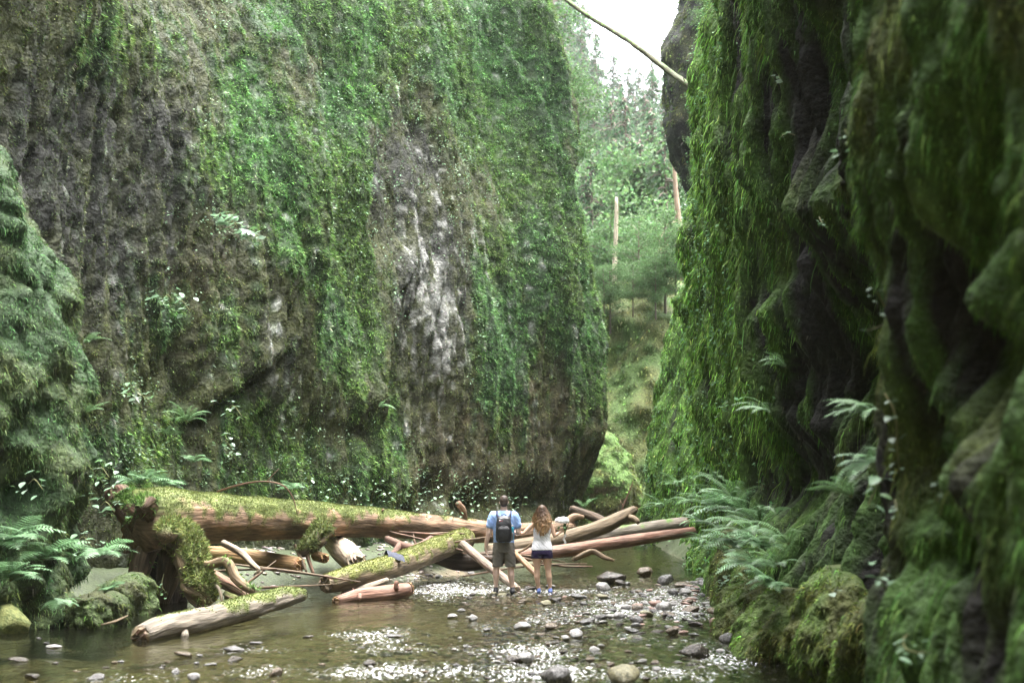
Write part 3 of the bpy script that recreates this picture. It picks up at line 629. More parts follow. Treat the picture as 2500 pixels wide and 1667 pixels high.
# ================================================================== LOGS AND DRIFTWOOD
def tube(path, rad, n_around=24, step=0.06, amp=0.1, seed=0.0, stretch=6.0, squash=1.0):
    """lumpy tube along world points; returns grid (rings, around, 3), unit radial, t, angle-up"""
    path = np.asarray(path, float); rad = np.asarray(rad, float)
    D = catmull(np.hstack([path, rad[:, None]]), 200)
    ln = np.r_[0, np.cumsum(np.linalg.norm(np.diff(D[:, :3], axis=0), axis=1))]
    k = max(4, int(ln[-1] / step)); q = np.linspace(0, ln[-1], k)
    C = np.stack([np.interp(q, ln, D[:, i]) for i in range(3)], -1); R = np.interp(q, ln, D[:, 3])
    T = nrm(np.gradient(C, axis=0)); up = np.array([0, 0, 1.0]); up = up if abs(T[:, 2]).mean() < 0.85 else np.array([0, 1.0, 0])
    A = nrm(np.cross(T, up)); Bv = nrm(np.cross(A, T))
    th = np.linspace(0, 2 * math.pi, n_around, endpoint=False)
    rd = A[:, None] * np.cos(th)[None, :, None] + Bv[:, None] * np.sin(th)[None, :, None]
    cx, sx = np.cos(th)[None] + 0 * R[:, None], np.sin(th)[None] + 0 * R[:, None]; qq = q[:, None] + 0 * th[None]
    rr = np.maximum(R[:, None], 0.004)
    nz = fbm(cx * 2.2 + seed, sx * 2.2, qq / stretch * 5, 3) + 0.5 * noise3(cx * 6 + seed, sx * 6, qq / stretch * 8)
    big = noise3(cx * 0.9 + seed, sx * 0.9, qq / 0.9)
    G = C[:, None] + rd * (rr * (1 + amp * nz + amp * 0.8 * big))[..., None]
    return G, rd, qq, C, T, R, nz

def set_grain(me, q, n, k, rad, extra, seed):
    th = np.linspace(0, 2 * math.pi, n, endpoint=False); r0 = float(np.mean(rad))
    w_ = np.stack([q * 0.10 + seed, r0 * np.cos(th)[None] + 0 * q, r0 * np.sin(th)[None] + 0 * q], -1).reshape(-1, 3)
    w_ = np.vstack([w_] + [w_[:1]] * extra); at = me.attributes.new('grain', 'FLOAT_VECTOR', 'POINT'); at.data.foreach_set('vector', w_.astype(np.float32).ravel())
def wood_col(G, rd, q, nz, base, acc, moss, seed, moss_c=None):
    """streaky wood, moss lying on the upper side where moss(t) says so"""
    c = base + (acc - base) * sstep(-0.3, 0.6, nz + 0.5 * noise3(q / 0.8 + seed, nz, 0.5))[..., None]
    t = q / q.max()
    if moss is not None:
        mc = MOSS if moss_c is None else moss_c
        mk = sstep(0.1, 0.55, rd[..., 2] * 0.8 + 0.7 * fbm(G[..., 0] / .35, G[..., 1] / .35, G[..., 2] / .35 + seed, 3) + np.interp(t, *moss) - 0.75)
        c = c + (mc * (1 + 0.4 * noise3(G[..., 0] * 4, G[..., 1] * 4, G[..., 2] * 4))[..., None] - c) * mk[..., None]
    else: mk = 0 * t
    return np.clip(c, 0.01, 0.8), mk

W_TAN = np.array([0.27, 0.20, 0.125]) * .64; W_ORANGE = np.array([0.36, 0.215, 0.10]) * .64; W_PINK = np.array([0.37, 0.245, 0.19]) * .64; W_GREY = np.array([0.26, 0.22, 0.17]) * .64
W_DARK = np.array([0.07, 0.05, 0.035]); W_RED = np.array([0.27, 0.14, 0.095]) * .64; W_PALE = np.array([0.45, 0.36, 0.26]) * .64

def add_tube(name, parent, base, pts, rads, colA, colB, moss=None, amp=0.12, n=20, step=0.06, seed=0.0, moss_c=None, caps=True, stretch=6.0, label=None):
    G, rd, q, C, T, R, nz = tube(pts, rads, n, step, amp, seed, stretch)
    c, mk = wood_col(G, rd, q, nz, np.asarray(colA), np.asarray(colB), moss, seed, moss_c)
    k = G.shape[0]; V = G.reshape(-1, 3); Q = grid_faces(k, n, True); cc = c.reshape(-1, 3)
    Qs = Q.tolist(); Vl = V - base
    if caps:
        Vl = np.vstack([Vl, C[0] - base - T[0] * R[0] * 0.3, C[-1] - base + T[-1] * R[-1] * 0.3]); cc = np.vstack([cc, c[0, 0], c[-1, 0]])
        a, b = len(V), len(V) + 1
        Qs += [[a, (i + 1) % n, i] for i in range(n)] + [[b, (k - 1) * n + i, (k - 1) * n + (i + 1) % n] for i in range(n)]
    me = bpy.data.meshes.new(name); me.from_pydata(Vl.tolist(), [], Qs); me.polygons.foreach_set('use_smooth', np.full(len(me.polygons), True))
    at = me.color_attributes.new('Col', 'FLOAT_COLOR', 'POINT'); at.data.foreach_set('color', np.hstack([cc, np.ones((len(cc), 1))]).astype(np.float32).ravel())
    set_grain(me, q, n, k, R, len(cc) - len(V), seed); me.materials.append(M['bark']); o = link(name, me, parent)
    if label: o['label'] = label
    return o, G, rd, mk, C, T, R

def jag_end(parent, base, c, t, r, col, seed=0, name='broken_end', n=18):
    """splintered end face: rings of points thrown forward by differing amounts"""
    t = nrm(np.asarray(t)); a = nrm(np.cross(t, [0.13, 0.2, 1.0])); b = np.cross(t, a); V = []; F_ = []; rs = [1.0, 0.8, 0.5, 0.2]
    rg = np.random.default_rng(int(seed) + 5)
    for k, q in enumerate(rs):
        for i in range(n):
            th = 2 * math.pi * (i + 0.5 * k) / n; V.append(c + (a * math.cos(th) + b * math.sin(th)) * r * q * 0.98 + t * (0.02 + (0.0 if k == 0 else rg.random() * r * 0.55)) - base)
    for k in range(3):
        for i in range(n): F_.append([k * n + i, k * n + (i + 1) % n, (k + 1) * n + (i + 1) % n, (k + 1) * n + i])
    V.append(c + t * r * 0.2 - base); F_ += [[3 * n + i, 3 * n + (i + 1) % n, 4 * n] for i in range(n)]
    me = bpy.data.meshes.new(name); me.from_pydata([list(v) for v in V], [], F_)
    cc = rcol(len(V), col, 0.3, 0.08); at = me.color_attributes.new('Col', 'FLOAT_COLOR', 'POINT'); at.data.foreach_set('color', np.hstack([cc, np.ones((len(cc), 1))]).astype(np.float32).ravel())
    me.materials.append(M['wood']); return link(name, me, parent)

def log(name, label, pp, colA, colB, moss=None, amp=0.10, n=26, seed=0.0, ends=(True, True), end_col=W_TAN, stubs=(), tuft=0, moss_c=None, step=0.06, cat='log', group=None, z_off=0):
    pts = [P(a, b, y) + [0, 0, z_off] for a, b, y, r in pp]; rads = [r for *_, r in pp]
    base = np.array(min(pts, key=lambda v: v[2])); root = thing(name, label, cat, base, group)
    o, G, rd, mk, C, T, R = add_tube('trunk', root, base, pts, rads, colA, colB, moss, amp, n, step, seed, moss_c, caps=True)
    if ends[0]: jag_end(root, base, C[0] - T[0] * 0.0, -T[0], R[0], end_col, seed)
    if ends[1]: jag_end(root, base, C[-1], T[-1], R[-1], end_col, seed + 1)
    for j, st in enumerate(stubs):
        sp = [P(a, b, y) for a, b, y, r in st]
        add_tube('branch_stub', root, base, sp, [r for *_, r in st], colA, colB, None, 0.12, 12, 0.05, seed + j + 3)
    if tuft and moss is not None:
        Gc = np.concatenate([G, G[:, :1]], 1); Nc = np.concatenate([rd, rd[:, :1]], 1); mc = np.concatenate([mk, mk[:, :1]], 1)
        Pt, Nn = sample_grid(Gc, Nc, mc * tuft); k = len(Pt)
        V, Q, r = strips(Pt - base, nrm(Nn + RNG.normal(0, .5, (k, 3))), 0.010 + 0.022 * RNG.random(k), 0.009 + 0.009 * RNG.random(k), 0.5, 1, Nn)
        mo = link('moss', mesh_np('log_moss', V, Q, np.repeat(rcol(k, (MOSS if moss_c is None else moss_c) * 1.05, 0.25, 0.08), r, 0), False, M['moss']), o); tag(mo, kind='stuff')
    return root, base

LM = np.array([0.125, 0.15, 0.045])
big, bb = log('fallen_tree', 'huge fallen trunk with mossy root end spanning the creek', [(348,1272,23.2,.50),(420,1262,23.8,.47),(500,1264,24.8,.43),(700,1267,27.6,.37),(900,1275,31,.32),(1100,1291,34.5,.29),(1250,1300,37,.26),(1392,1287,39.5,.2)],
    np.array([.15,.10,.065]), np.array([0.30, 0.185, 0.115]), ([0, .25, .5, .58, .75, 1], [0.95, 1.0, .75, .1, .05, -.3]), 0.07, 44, 2.0, (False, True), W_DARK * 1.4,
    stubs=[[(1133,1268,35,.09),(1130,1245,34.9,.085),(1117,1226,34.8,.075)], [(1375,1285,39.3,.12),(1400,1262,39.4,.10),(1425,1262,39.5,.05)], [(930,1252,31.2,.03),(936,1243,31.1,.02)]], tuft=3200, moss_c=LM, cat='fallen tree')
# bare orange scars and root mass of the big trunk
def root_piece(pp, colA, colB, moss=None, n=18, amp=.16, seed=0, name='root', moss_c=None, label=None):
    res = add_tube(name, big, bb, [P(a, b, y) for a, b, y, r in pp], [r for *_, r in pp], colA, colB, moss, amp, n + 10, 0.04, seed, moss_c, label=label, stretch=1.6)
    if moss is not None:
        _, G, rd, mk, *_r = res
        Gc = np.concatenate([G, G[:, :1]], 1); Nc = np.concatenate([rd, rd[:, :1]], 1); mc = np.concatenate([mk, mk[:, :1]], 1)
        Pt, Nn = sample_grid(Gc, Nc, mc * 2600 + 60); k = len(Pt)
        V, Q, r = strips(Pt - bb, nrm(Nn + RNG.normal(0, .5, (k, 3))), 0.04 + 0.06 * RNG.random(k), 0.014 + 0.014 * RNG.random(k), 0.7, 1, Nn)
        mo = link('moss', mesh_np('root_moss', V, Q, np.repeat(rcol(k, (MOSS if moss_c is None else moss_c) * 1.1, 0.4, 0.1), r, 0), False, M['moss']), res[0]); tag(mo, kind='stuff')
    return res
RB = np.array([0.12, 0.085, 0.05]); mm_ = ([0, 1], [0.9, 0.9])
R1 = root_piece([(430,1300,23.4,.30),(462,1345,23.0,.28),(480,1400,22.8,.25),(490,1440,22.7,.26),(505,1475,22.7,.16)], RB, RB * 1.5, mm_, 26, .2, 1, moss_c=LM, label='mossy bulging foot root')
root_piece([(400,1275,23.6,.34),(362,1320,23.5,.24),(340,1390,23.4,.17),(335,1470,23.3,.10)], RB * .6, RB, ([0, 1], [.3, .1]), 24, .2, 2)
root_piece([(420,1290,23.9,.30),(425,1350,24.0,.24),(405,1430,24.0,.17),(395,1480,24,.10)], RB * .6, RB, None, 22, .2, 3)
root_piece([(355,1320,24.5,.30),(385,1385,24.5,.42),(400,1450,24.5,.42),(395,1490,24.5,.36)], W_DARK * .35, W_DARK * .7, None, 26, .3, 20, name='root_hollow_shade')  # added near-black lump, stands in for the shaded hollow under the roots
root_piece([(415,1285,23.0,.16),(407,1300,22.5,.17),(403,1306,22.25,.12)], RB, RB * 1.6, mm_, 20, .12, 4, moss_c=LM)
root_piece([(470,1362,22.9,.07),(505,1378,22.7,.07),(552,1370,22.6,.075),(575,1408,22.5,.08),(600,1432,22.4,.07),(632,1448,22.3,.06)], RB * 1.3, RB * 2.0, ([0,1],[.35,.1]), 14, .1, 5, label='twisted bare root')
root_piece([(500,1395,23.4,.1),(545,1420,23.2,.1),(585,1440,23.0,.08),(610,1462,22.9,.05)], RB, W_RED * .8, None, 14, .12, 6)
root_piece([(545,1325,24.3,.06),(590,1350,24.0,.06),(618,1378,23.8,.05),(632,1392,23.7,.035),(620,1402,23.7,.012)], W_PALE * .7, W_PALE, None, 12, .1, 7, label='pale forked root')
root_piece([(352,1262,23.3,.30),(318,1240,23.4,.26),(292,1215,23.5,.24),(280,1190,23.5,.17)], RB * .7, W_RED * .6, ([0,1],[.95,.6]), 22, .22, 8, label='upturned broken root with reddish heartwood')
root_piece([(330,1290,23.6,.12),(312,1320,23.5,.11),(310,1350,23.5,.05)], W_RED * .9, W_PINK, None, 12, .15, 9, label='pink splintered root')
root_piece([(365,1250,23.1,.18),(352,1232,22.9,.17),(345,1240,22.7,.08)], RB * .8, W_RED * .7, ([0,1],[.9,.6]), 16, .25, 10)
root_piece([(490,1420,22.9,.04),(530,1432,22.6,.03),(541,1462,22.5,.02),(538,1480,22.5,.01)], W_PALE * .8, W_PALE, None, 8, .1, 11)
root_piece([(790,1290,27.9,.22),(770,1315,27.6,.2),(745,1340,27.4,.15),(730,1352,27.3,.07)], RB * .5, RB, ([0,1],[1.0,.7]), 20, .25, 12, moss_c=LM * .8, label='mossy broken limb under the trunk')
root_piece([(745,1335,27.4,.05),(755,1370,27.3,.04),(765,1400,27.2,.03)], RB * .7, W_RED, None, 10, .12, 13)
root_piece([(720,1330,27.4,.035),(738,1370,27.2,.03),(748,1395,27.1,.02)], RB * .8, RB * 1.4, None, 10, .12, 14)

log('driftwood_log', 'mossy log with a dark scrap on it, sloping down from the jam', [(800,1424,25.3,.17),(855,1409,25.9,.21),(930,1390,27,.22),(1010,1362,29,.23),(1080,1335,31,.25),(1135,1315,33,.25)],
    W_TAN * .7, W_TAN, ([0, 1], [.85, .75]), .1, 32, 5.0, (True, False), W_TAN * .7, tuft=2400, moss_c=LM * np.array([1.1, 1.0, .9]))
log('driftwood_log', 'long grey-green log half afloat at the left in the pool', [(345,1548,17.4,.13),(400,1528,17.9,.16),(500,1508,19.0,.165),(620,1475,21,.17),(690,1457,22.2,.15),(735,1448,22.9,.11)],
    W_GREY * .8, W_GREY * 1.15, ([0, .35, .5, 1], [.05, .3, .75, .6]), .12, 30, 9.0, (True, True), W_TAN * .7, stubs=[[(448,1540,18.2,.06),(452,1556,18.0,.05)]], tuft=2400, moss_c=LM, z_off=-.02)
log('driftwood_log', 'short reddish log with stubs lying in the shallows by the man', [(822,1466,24.4,.08),(870,1455,24.8,.125),(930,1450,25.2,.14),(980,1442,25.6,.14),(998,1437,25.7,.12)], W_RED, W_PINK, None, .12, 26, 12.0, (True, True), W_ORANGE * .8,
    stubs=[[(968,1440,25.3,.045),(967,1428,25.3,.042),(969,1418,25.3,.035)], [(878,1452,24.6,.04),(877,1462,24.4,.035)], [(862,1450,24.8,.02),(862,1436,24.8,.015)]])
log('driftwood_plank', 'thin grey split plank tucked below the mossy log', [(840,1450,25.6,.06),(890,1436,26,.075),(945,1416,26.6,.05)], W_GREY, W_PALE, None, .12, 16, 15.0, cat='plank')
log('driftwood_log', 'orange barkless log lying under the mossy trunk', [(505,1352,28.2,.15),(570,1358,27.9,.17),(650,1368,27.6,.175),(728,1380,27.2,.16)], W_ORANGE * .9, W_PALE * np.array([1.1, .9, .6]), None, .08, 28, 18.0, (True, True), W_ORANGE)
log('driftwood_log', 'thick pale peeled log end resting on the gravel under the trunk', [(800,1312,30.2,.17),(825,1335,29.6,.23),(850,1355,29.0,.26),(868,1374,28.5,.22)], W_PALE, W_PALE * 1.25, None, .08, 28, 21.0, (True, True), W_PALE)
log('driftwood_log', 'small orange round log stub beside the pale log end', [(792,1362,28.4,.10),(772,1356,28.8,.11)], W_ORANGE * .9, W_RED, None, .1, 20, 23.0, (True, True), W_ORANGE)
log('driftwood_branch', 'antler shaped brown branch jammed under the trunk', [(945,1315,31,.07),(985,1335,30.6,.11),(1020,1340,30.6,.12),(1055,1318,31,.1)], W_RED * .6, W_PINK * .7, None, .16, 18, 24.0, cat='branch', stubs=[[(975,1330,30.6,.07),(960,1350,30.2,.06),(940,1360,30,.04)]])
log('driftwood_pole', 'slender grey pole slanting into the water left of the man', [(1130,1328,30.4,.085),(1165,1358,29.6,.09),(1210,1395,28.6,.085),(1262,1436,27.3,.07)], W_GREY, W_PINK, None, .07, 18, 28.0, (False, True), W_PALE, cat='pole')
log('driftwood_pole', 'short orange pole slanting into the water between the couple', [(1258,1350,29.4,.05),(1283,1375,28.6,.06),(1312,1404,27.8,.06)], W_ORANGE * .9, W_PINK, None, .08, 16, 31.0, (True, True), W_ORANGE, cat='pole')
log('driftwood_log', 'curved tan log with a raised broken tip, right of the woman', [(1190,1345,35.2,.17),(1345,1322,36,.2),(1420,1302,36.3,.19),(1480,1282,36.7,.19),(1520,1262,37,.17),(1548,1244,37.3,.11)], W_TAN * .7, W_TAN * 1.05, None, .1, 28, 33.0, (False, True), W_ORANGE, stubs=[[(1535,1262,37,.09),(1552,1268,36.8,.08),(1558,1276,36.7,.05)]])
log('driftwood_log', 'straight pink peeled log reaching to the right bank', [(1210,1362,32.6,.14),(1345,1348,33,.15),(1500,1325,34,.145),(1600,1310,34.8,.135),(1692,1297,35.5,.12)], W_RED * 1.2, W_PINK * 1.25, None, .06, 26, 36.0, (False, True), W_PINK)
log('driftwood_log', 'grey round log lying behind the pink log', [(1380,1322,38.6,.22),(1470,1308,39.4,.22),(1560,1296,40,.22),(1668,1279,41,.21)], W_GREY * .75, W_GREY, ([0,1],[.25,.1]), .06, 28, 39.0)
log('driftwood_log', 'dark brown log slanting behind the log jam', [(1398,1243,42.5,.12),(1440,1258,42,.13),(1490,1280,41,.14)], W_DARK, W_DARK * 1.6, None, .1, 20, 42.0)
log('driftwood_branch', 'bent yellow brown branch lying below the pink log', [(1402,1364,32.3,.05),(1428,1352,32.4,.07),(1450,1346,32.4,.06),(1475,1360,32.2,.055),(1497,1367,32,.03)], W_ORANGE * .45, W_TAN * .7, None, .22, 16, 45.0, cat='branch')
log('driftwood_log', 'dark log shape added for the shadow behind the couple', [(1040,1350,33,.16),(1120,1368,32.4,.19),(1200,1364,32.4,.17),(1330,1350,33.5,.14)], W_DARK * .6, W_DARK * 1.2, None, .35, 26, 49.0)  # added near-black shape, stands in for the shadow under the mossy log
log('driftwood_branch', 'thin curved stick crossing low behind the woman', [(1262,1350,31,.02),(1285,1338,31,.025),(1310,1322,31,.02),(1345,1330,31.2,.015)], W_TAN, W_ORANGE, None, .1, 8, 51.0, cat='branch', ends=(False, False))
log('twig', 'arching dry twig rising over the mossy trunk', [(530,1200,25.2,.018),(580,1184,25.0,.016),(640,1175,24.9,.015),(690,1184,24.9,.013),(715,1215,25.0,.011),(726,1255,25.0,.006)], W_RED * .8, W_TAN, None, .08, 7, 53.0, cat='twig', ends=(False, False), stubs=[[(650,1176,24.9,.008),(665,1160,24.9,.007),(682,1143,24.9,.004)]])
log('twig', 'forked reddish twig standing behind the tan log', [(1512,1282,41,.03),(1520,1240,41,.025),(1530,1215,41,.02),(1546,1175,41,.01)], W_RED, W_PINK, None, .08, 8, 55.0, cat='twig', ends=(False, False), stubs=[[(1522,1236,41,.015),(1514,1222,41,.01)]])
log('twig', 'thin bare twig floating on the pool at the left', [(248,1524,18.2,.012),(280,1516,18.5,.016),(312,1502,18.9,.008)], W_TAN * .7, W_TAN, None, .1, 7, 57.0, cat='twig', ends=(False, False))
for k, (a, b, y, label) in enumerate([(1050,1318,31.5,'broken root wad wedged under the middle of the trunk'), (1290,1372,31,'tangle of sticks behind the legs of the couple'), (600,1425,24.5,'tangle of thin sticks below the twisted root')]):
    base = P(a, b, y); base[2] = max(base[2], 0.05); r0 = thing('stick_tangle', label, 'sticks', base)
    for j in range(6):
        d = RNG.normal(size=3) * [0.55, 0.3, 0.16]; q = base + RNG.normal(size=3) * [0.3, 0.15, 0.08]
        add_tube('stick', r0, base, [q - d, q + RNG.normal(size=3) * .05, q + d], [.016, .024, .01], W_TAN * .6, W_RED, None, .1, 7, .12, j + k * 10)
log('leaning_pole', 'thin dead trunk leaning across the gap high up', [(1750,260,40,.09),(1640,180,43,.088),(1540,104,46,.084),(1440,42,50,.08),(1370,-8,53,.075),(1290,-62,56,.07)], np.array([0.055,0.05,0.024]), np.array([0.04,0.042,0.018]), ([0,1],[.3,.6]), .18, 16, 61.0, (True, False), W_TAN, cat='dead trunk',
    stubs=[[(1675,205,42,.02),(1668,190,42,.015)], [(1690,205,42,.02),(1683,192,42,.02)], [(1600,150,44,.02),(1612,140,44,.01)]])
# dark scrap on the mossy log
def small_obj(name, label, cat, V, F_, col, mat='wood', group=None, loc=(0,0,0)):
    me = bpy.data.meshes.new(name); me.from_pydata([list(map(float, v)) for v in V], [], F_)
    cc = np.tile(np.asarray(col, float), (len(V), 1)) if np.ndim(col) == 1 else np.asarray(col)
    at = me.color_attributes.new('Col', 'FLOAT_COLOR', 'POINT'); at.data.foreach_set('color', np.hstack([cc, np.ones((len(cc), 1))]).astype(np.float32).ravel())
    me.polygons.foreach_set('use_smooth', np.full(len(me.polygons), True)); me.materials.append(M[mat])
    o = link(name, me); o.location = tuple(loc); return tag(o, label, cat, group)
c0 = P(962, 1358, 27.35); ii, jj = np.meshgrid(np.linspace(-1, 1, 15), np.linspace(-1, 1, 11))
V = np.stack([0.16 * ii + 0.06 * jj, -0.18 * jj - .03, 0.05 - 0.12 * jj ** 2 - 0.10 * np.clip(-jj - 0.0, 0, 1) * -0 - 0.10 * ii * 0 + 0.02 * fbm(ii * 3, jj * 3, 0.0, 3) - .05 * ii], -1)
small_obj('cloth_scrap', 'blue black crumpled scrap draped over the mossy log', 'scrap', (V + [0, 0.12, 0.02]).reshape(-1, 3), grid_faces(11, 15).tolist(), [0.035, 0.04, 0.06], loc=c0)

# ================================================================== STONES
def stone_mesh(i):
    rg = np.random.default_rng(100 + i); bm = bmesh.new(); bmesh.ops.create_icosphere(bm, subdivisions=3, radius=1.0)
    V = np.array([v.co[:] for v in bm.verts]); Fc = [[v.index for v in f.verts] for f in bm.faces]; bm.free()
    d = 1 + 0.30 * fbm(V[:, 0] * 0.9 + i * 7, V[:, 1] * .9, V[:, 2] * .9, 2) + .05 * fbm(V[:, 0] * 4 + i, V[:, 1] * 4, V[:, 2] * 4, 2)
    for _ in range(9 + i % 5):                          # flat broken faces
        nn = nrm(rg.normal(size=3)); lim = 0.52 + 0.3 * rg.random(); h = V @ nn * d
        d = np.where(h > lim, d * (lim + 0.07 * (h - lim)) / np.maximum(h, 1e-3), d)
    V = V * d[:, None]; V[:, 2] *= 0.75
    me = bpy.data.meshes.new('stone'); me.from_pydata(V.tolist(), [], Fc); me.polygons.foreach_set('use_smooth', np.full(len(me.polygons), True))
    return me
def stone_mat(name, c, c2, rough):
    m = cmat(name, c, rough, .3, 6, .5, 14, .05, .5, c2); return m
SM = {'grey': stone_mat('stone_grey', (.08,.076,.072), (.18,.17,.165), .22), 'dark': stone_mat('stone_dark', (.04,.034,.03), (.10,.085,.07), .2), 'brown': stone_mat('stone_brown', (.085,.062,.042), (.18,.14,.10), .25),
      'pale': stone_mat('stone_pale', (.19,.18,.17), (.36,.345,.33), .28), 'red': stone_mat('stone_red', (.22,.12,.09), (.33,.21,.17), .35), 'olive': stone_mat('stone_olive', (.11,.10,.05), (.20,.18,.10), .45), 'moss': stone_mat('stone_moss', (.10,.13,.03), (.18,.19,.06), .8)}
SMESH = {}
for k in SM:
    SMESH[k] = []
    for i in range(6):
        me = stone_mesh(i + 10 * list(SM).index(k)); me.materials.append(SM[k]); SMESH[k].append(me)
def stone(px, pyb, wpx, colr, label, group=None, ht=0.62, rot=None, z=0.0, cat='stone'):
    g = ground(px, pyb, z); s = wpx / ppm(g[1]) / 2 * 1.28
    o = link('stone' if wpx < 60 else 'boulder', random.choice(SMESH[colr])); o.location = (g[0], g[1] + s * 0.6, z + s * ht * 0.42)
    o.scale = (s, s * random.uniform(.6, 1.0), s * ht); o.rotation_euler = (random.uniform(-.15, .15), random.uniform(-.15, .15), random.uniform(0, 6.28) if rot is None else rot)
    return tag(o, label, cat if wpx < 60 else 'boulder', group)
ST = [(1494,1425,56,'dark','dark boulder at the head of the stony riffle',.75),(1576,1407,40,'brown','round brown stone farthest upstream beside the open pool',.75),(1625,1427,44,'grey','craggy grey stone between round brown stone and right bank',.8),
 (1472,1443,40,'pale','pale rounded stone leaning below the dark boulder',.8),(1515,1427,30,'dark','small dark stone touching the right side of the dark boulder',.7),(1644,1452,30,'grey','rounded grey stone beside a pale wedge stone',.8),(1673,1453,33,'pale','pale wedge shaped stone in the upper riffle',.75),
 (1666,1433,42,'brown','flat tan stone behind the pale wedge stone',.4),(1720,1426,36,'grey','smooth grey stone nearest the mossy bank top',.55),(1763,1448,38,'grey','flat grey stone at the foot of the starry plants',.45),(1740,1418,30,'moss','moss capped stone at the right water edge',.6),
 (1730,1479,36,'pale','long flat pale stone near the right bank',.4),(1411,1463,30,'grey','lone round grey stone right of the woman',.7),(1472,1462,38,'olive','wide olive stone below the pale rounded stone',.5),(1355,1470,26,'dark','dark wet stone near the right foot of the woman',.7),
 (1333,1478,26,'olive','olive stone just below the woman',.7),(1278,1471,22,'brown','small brown stone below and between the couple',.6),(1528,1487,36,'pale','bright flat pale stone in mid riffle',.5),(1555,1490,32,'brown','tan domed stone right of the bright flat stone',.6),
 (1601,1481,36,'red','reddish brown stone in mid riffle',.7),(1622,1491,42,'pale','pale angular stone next to the reddish stone',.8),(1690,1493,46,'brown','broad tan stone right of the pale angular stone',.45),(1741,1496,32,'brown','yellow brown lump by the right bank',.7),
 (1578,1504,40,'olive','olive slab stone sloping to the right in mid riffle',.45),(1513,1509,25,'pale','upright pale stone left of the olive slab',.9),(1493,1507,22,'pale','small pale stone beside the upright pale stone',.6),(1632,1505,46,'brown','dark edged brown slab below the pale angular stone',.4),
 (1557,1524,36,'grey','grey pointed stone with dark base, lower riffle',.85),(1513,1527,18,'dark','tiny black stone left of the grey pointed stone',.7),(1751,1531,40,'red','square reddish grey stone near the right bank',.85),(1799,1543,54,'pale','long pale stone beside the mossy bank',.5),
 (1775,1569,40,'grey','smooth round blue grey stone at the edge of the green pool',.85),(1642,1550,32,'brown','brown peaked stone above the green pool',.75),(1608,1543,38,'dark','flat dark stone just above the green pool',.25),(1278,1537,40,'pale','bright white wet stone below the couple',.7),
 (1346,1535,36,'brown','brown wedge stone right of the bright white stone',.5),(1407,1556,40,'pale','pale round stone in the centre of the riffle',.8),(1380,1561,22,'pale','small white stone left of the pale round stone',.8),(1452,1590,30,'pale','white stone by the left edge of the green pool',.6),
 (1346,1573,46,'dark','flat dark stone awash below the pale round stone',.2),(1560,1560,32,'dark','thin dark stone awash in the green pool',.25),(1700,1604,66,'dark','big dark boulder in the green pool',.6),(1255,1616,56,'dark','dark stone paired with a glistening one, lower middle',.5),(1285,1616,36,'pale','glistening pale stone paired with a dark one',.9),
 (1360,1672,80,'grey','big grey boulder cut by the bottom edge of the frame',.85),(1526,1674,98,'olive','large wet olive boulder at the bottom edge of the frame',.65),(1829,1598,52,'pale','pale flat stone at the right in the green pool',.35),
 (1155,1515,29,'pale','smooth white pebble stone in the calm water left of centre',.8),(1105,1510,32,'pale','low white stone left of the smooth white one',.5),(1126,1493,20,'grey','small grey stone behind the two white stones',.6),(1187,1540,20,'grey','grey stone right of the two white stones',.6),(959,1556,52,'grey','flat wet stone right of the whitewater',.25),
 (568,1590,48,'grey','grey stone breaking the surface at left of whitewater',.35),(619,1573,34,'grey','low grey stone next to the whitewater',.3),(752,1556,30,'dark','dark stone at the upper edge of the whitewater',.3),(571,1616,36,'dark','dark stone in the left foreground riffle',.5),(901,1626,30,'dark','black stone in the foreground riffle below the whitewater',.7),
 (673,1650,38,'brown','brown stone with pale top, bottom left of centre',.7),(514,1626,32,'grey','grey low stone at the left foreground riffle',.35),(125,1582,34,'pale','pale pointed stone alone in the dark left pool',.35),(227,1529,26,'pale','white stone by the floating twig',.55),
 (448,1604,42,'brown','brown stone under the left end of the floating log',.4),(425,1645,32,'grey','grey stone at the bottom left riffle',.55),(72,1658,40,'dark','dark stone at the bottom left corner',.5),(231,1660,36,'grey','grey stone at the bottom edge, left',.6),(471,1660,34,'pale','pale triangular stone at the bottom edge, left',.8),(43,1614,44,'dark','submerged dark stone at the left edge',.25),
 (5,1548,110,'moss','mossy yellow green boulder at the left edge waterline',.9),(580,1466,88,'moss','smooth green boulder between the roots and the floating log',.55),(1225,1455,24,'olive','flat olive stone under the left foot of the man',.4),(1205,1453,22,'olive','small olive stone left of the feet of the man',.5),(1145,1462,14,'dark','small black stone left of the man in the shallows',.6),
 (1300,1440,30,'dark','dark stone behind the feet of the woman',.4),(1030,1398,26,'grey','grey stone at the edge of the shade under the mossy log',.6),(1068,1410,18,'pale','pale stone on the gravel spit',.6),(1150,1402,18,'grey','stacked grey stone behind the man on the gravel spit',.7)]
for px, pb, wd, cl, lb, ht in ST: stone(px, pb, wd, cl, lb, None, ht)
WORD = {'grey': 'mid grey', 'pale': 'pale grey', 'brown': 'tan brown', 'dark': 'blackish', 'red': 'reddish'}
def scatter_stones(nn, blobs, label, group, smin, smax, cols):
    k = 0
    while k < nn:
        b = random.choice(blobs); px = random.gauss(b[0], b[2]); py = random.gauss(b[1], b[3])
        if py < 1385 or py > 1668 or px > 1700 + (py - 1380) * 0.75: continue
        k += 1; cl = random.choice(cols); stone(px, py, random.uniform(smin, smax) * (0.55 + 0.45 * (py - 1236) / 280), cl, label.replace('small', 'small ' + WORD[cl], 1).replace('pebble sized', WORD[cl] + ' pebble sized', 1), WORD[cl] + ' ' + group, random.uniform(.22, .7))
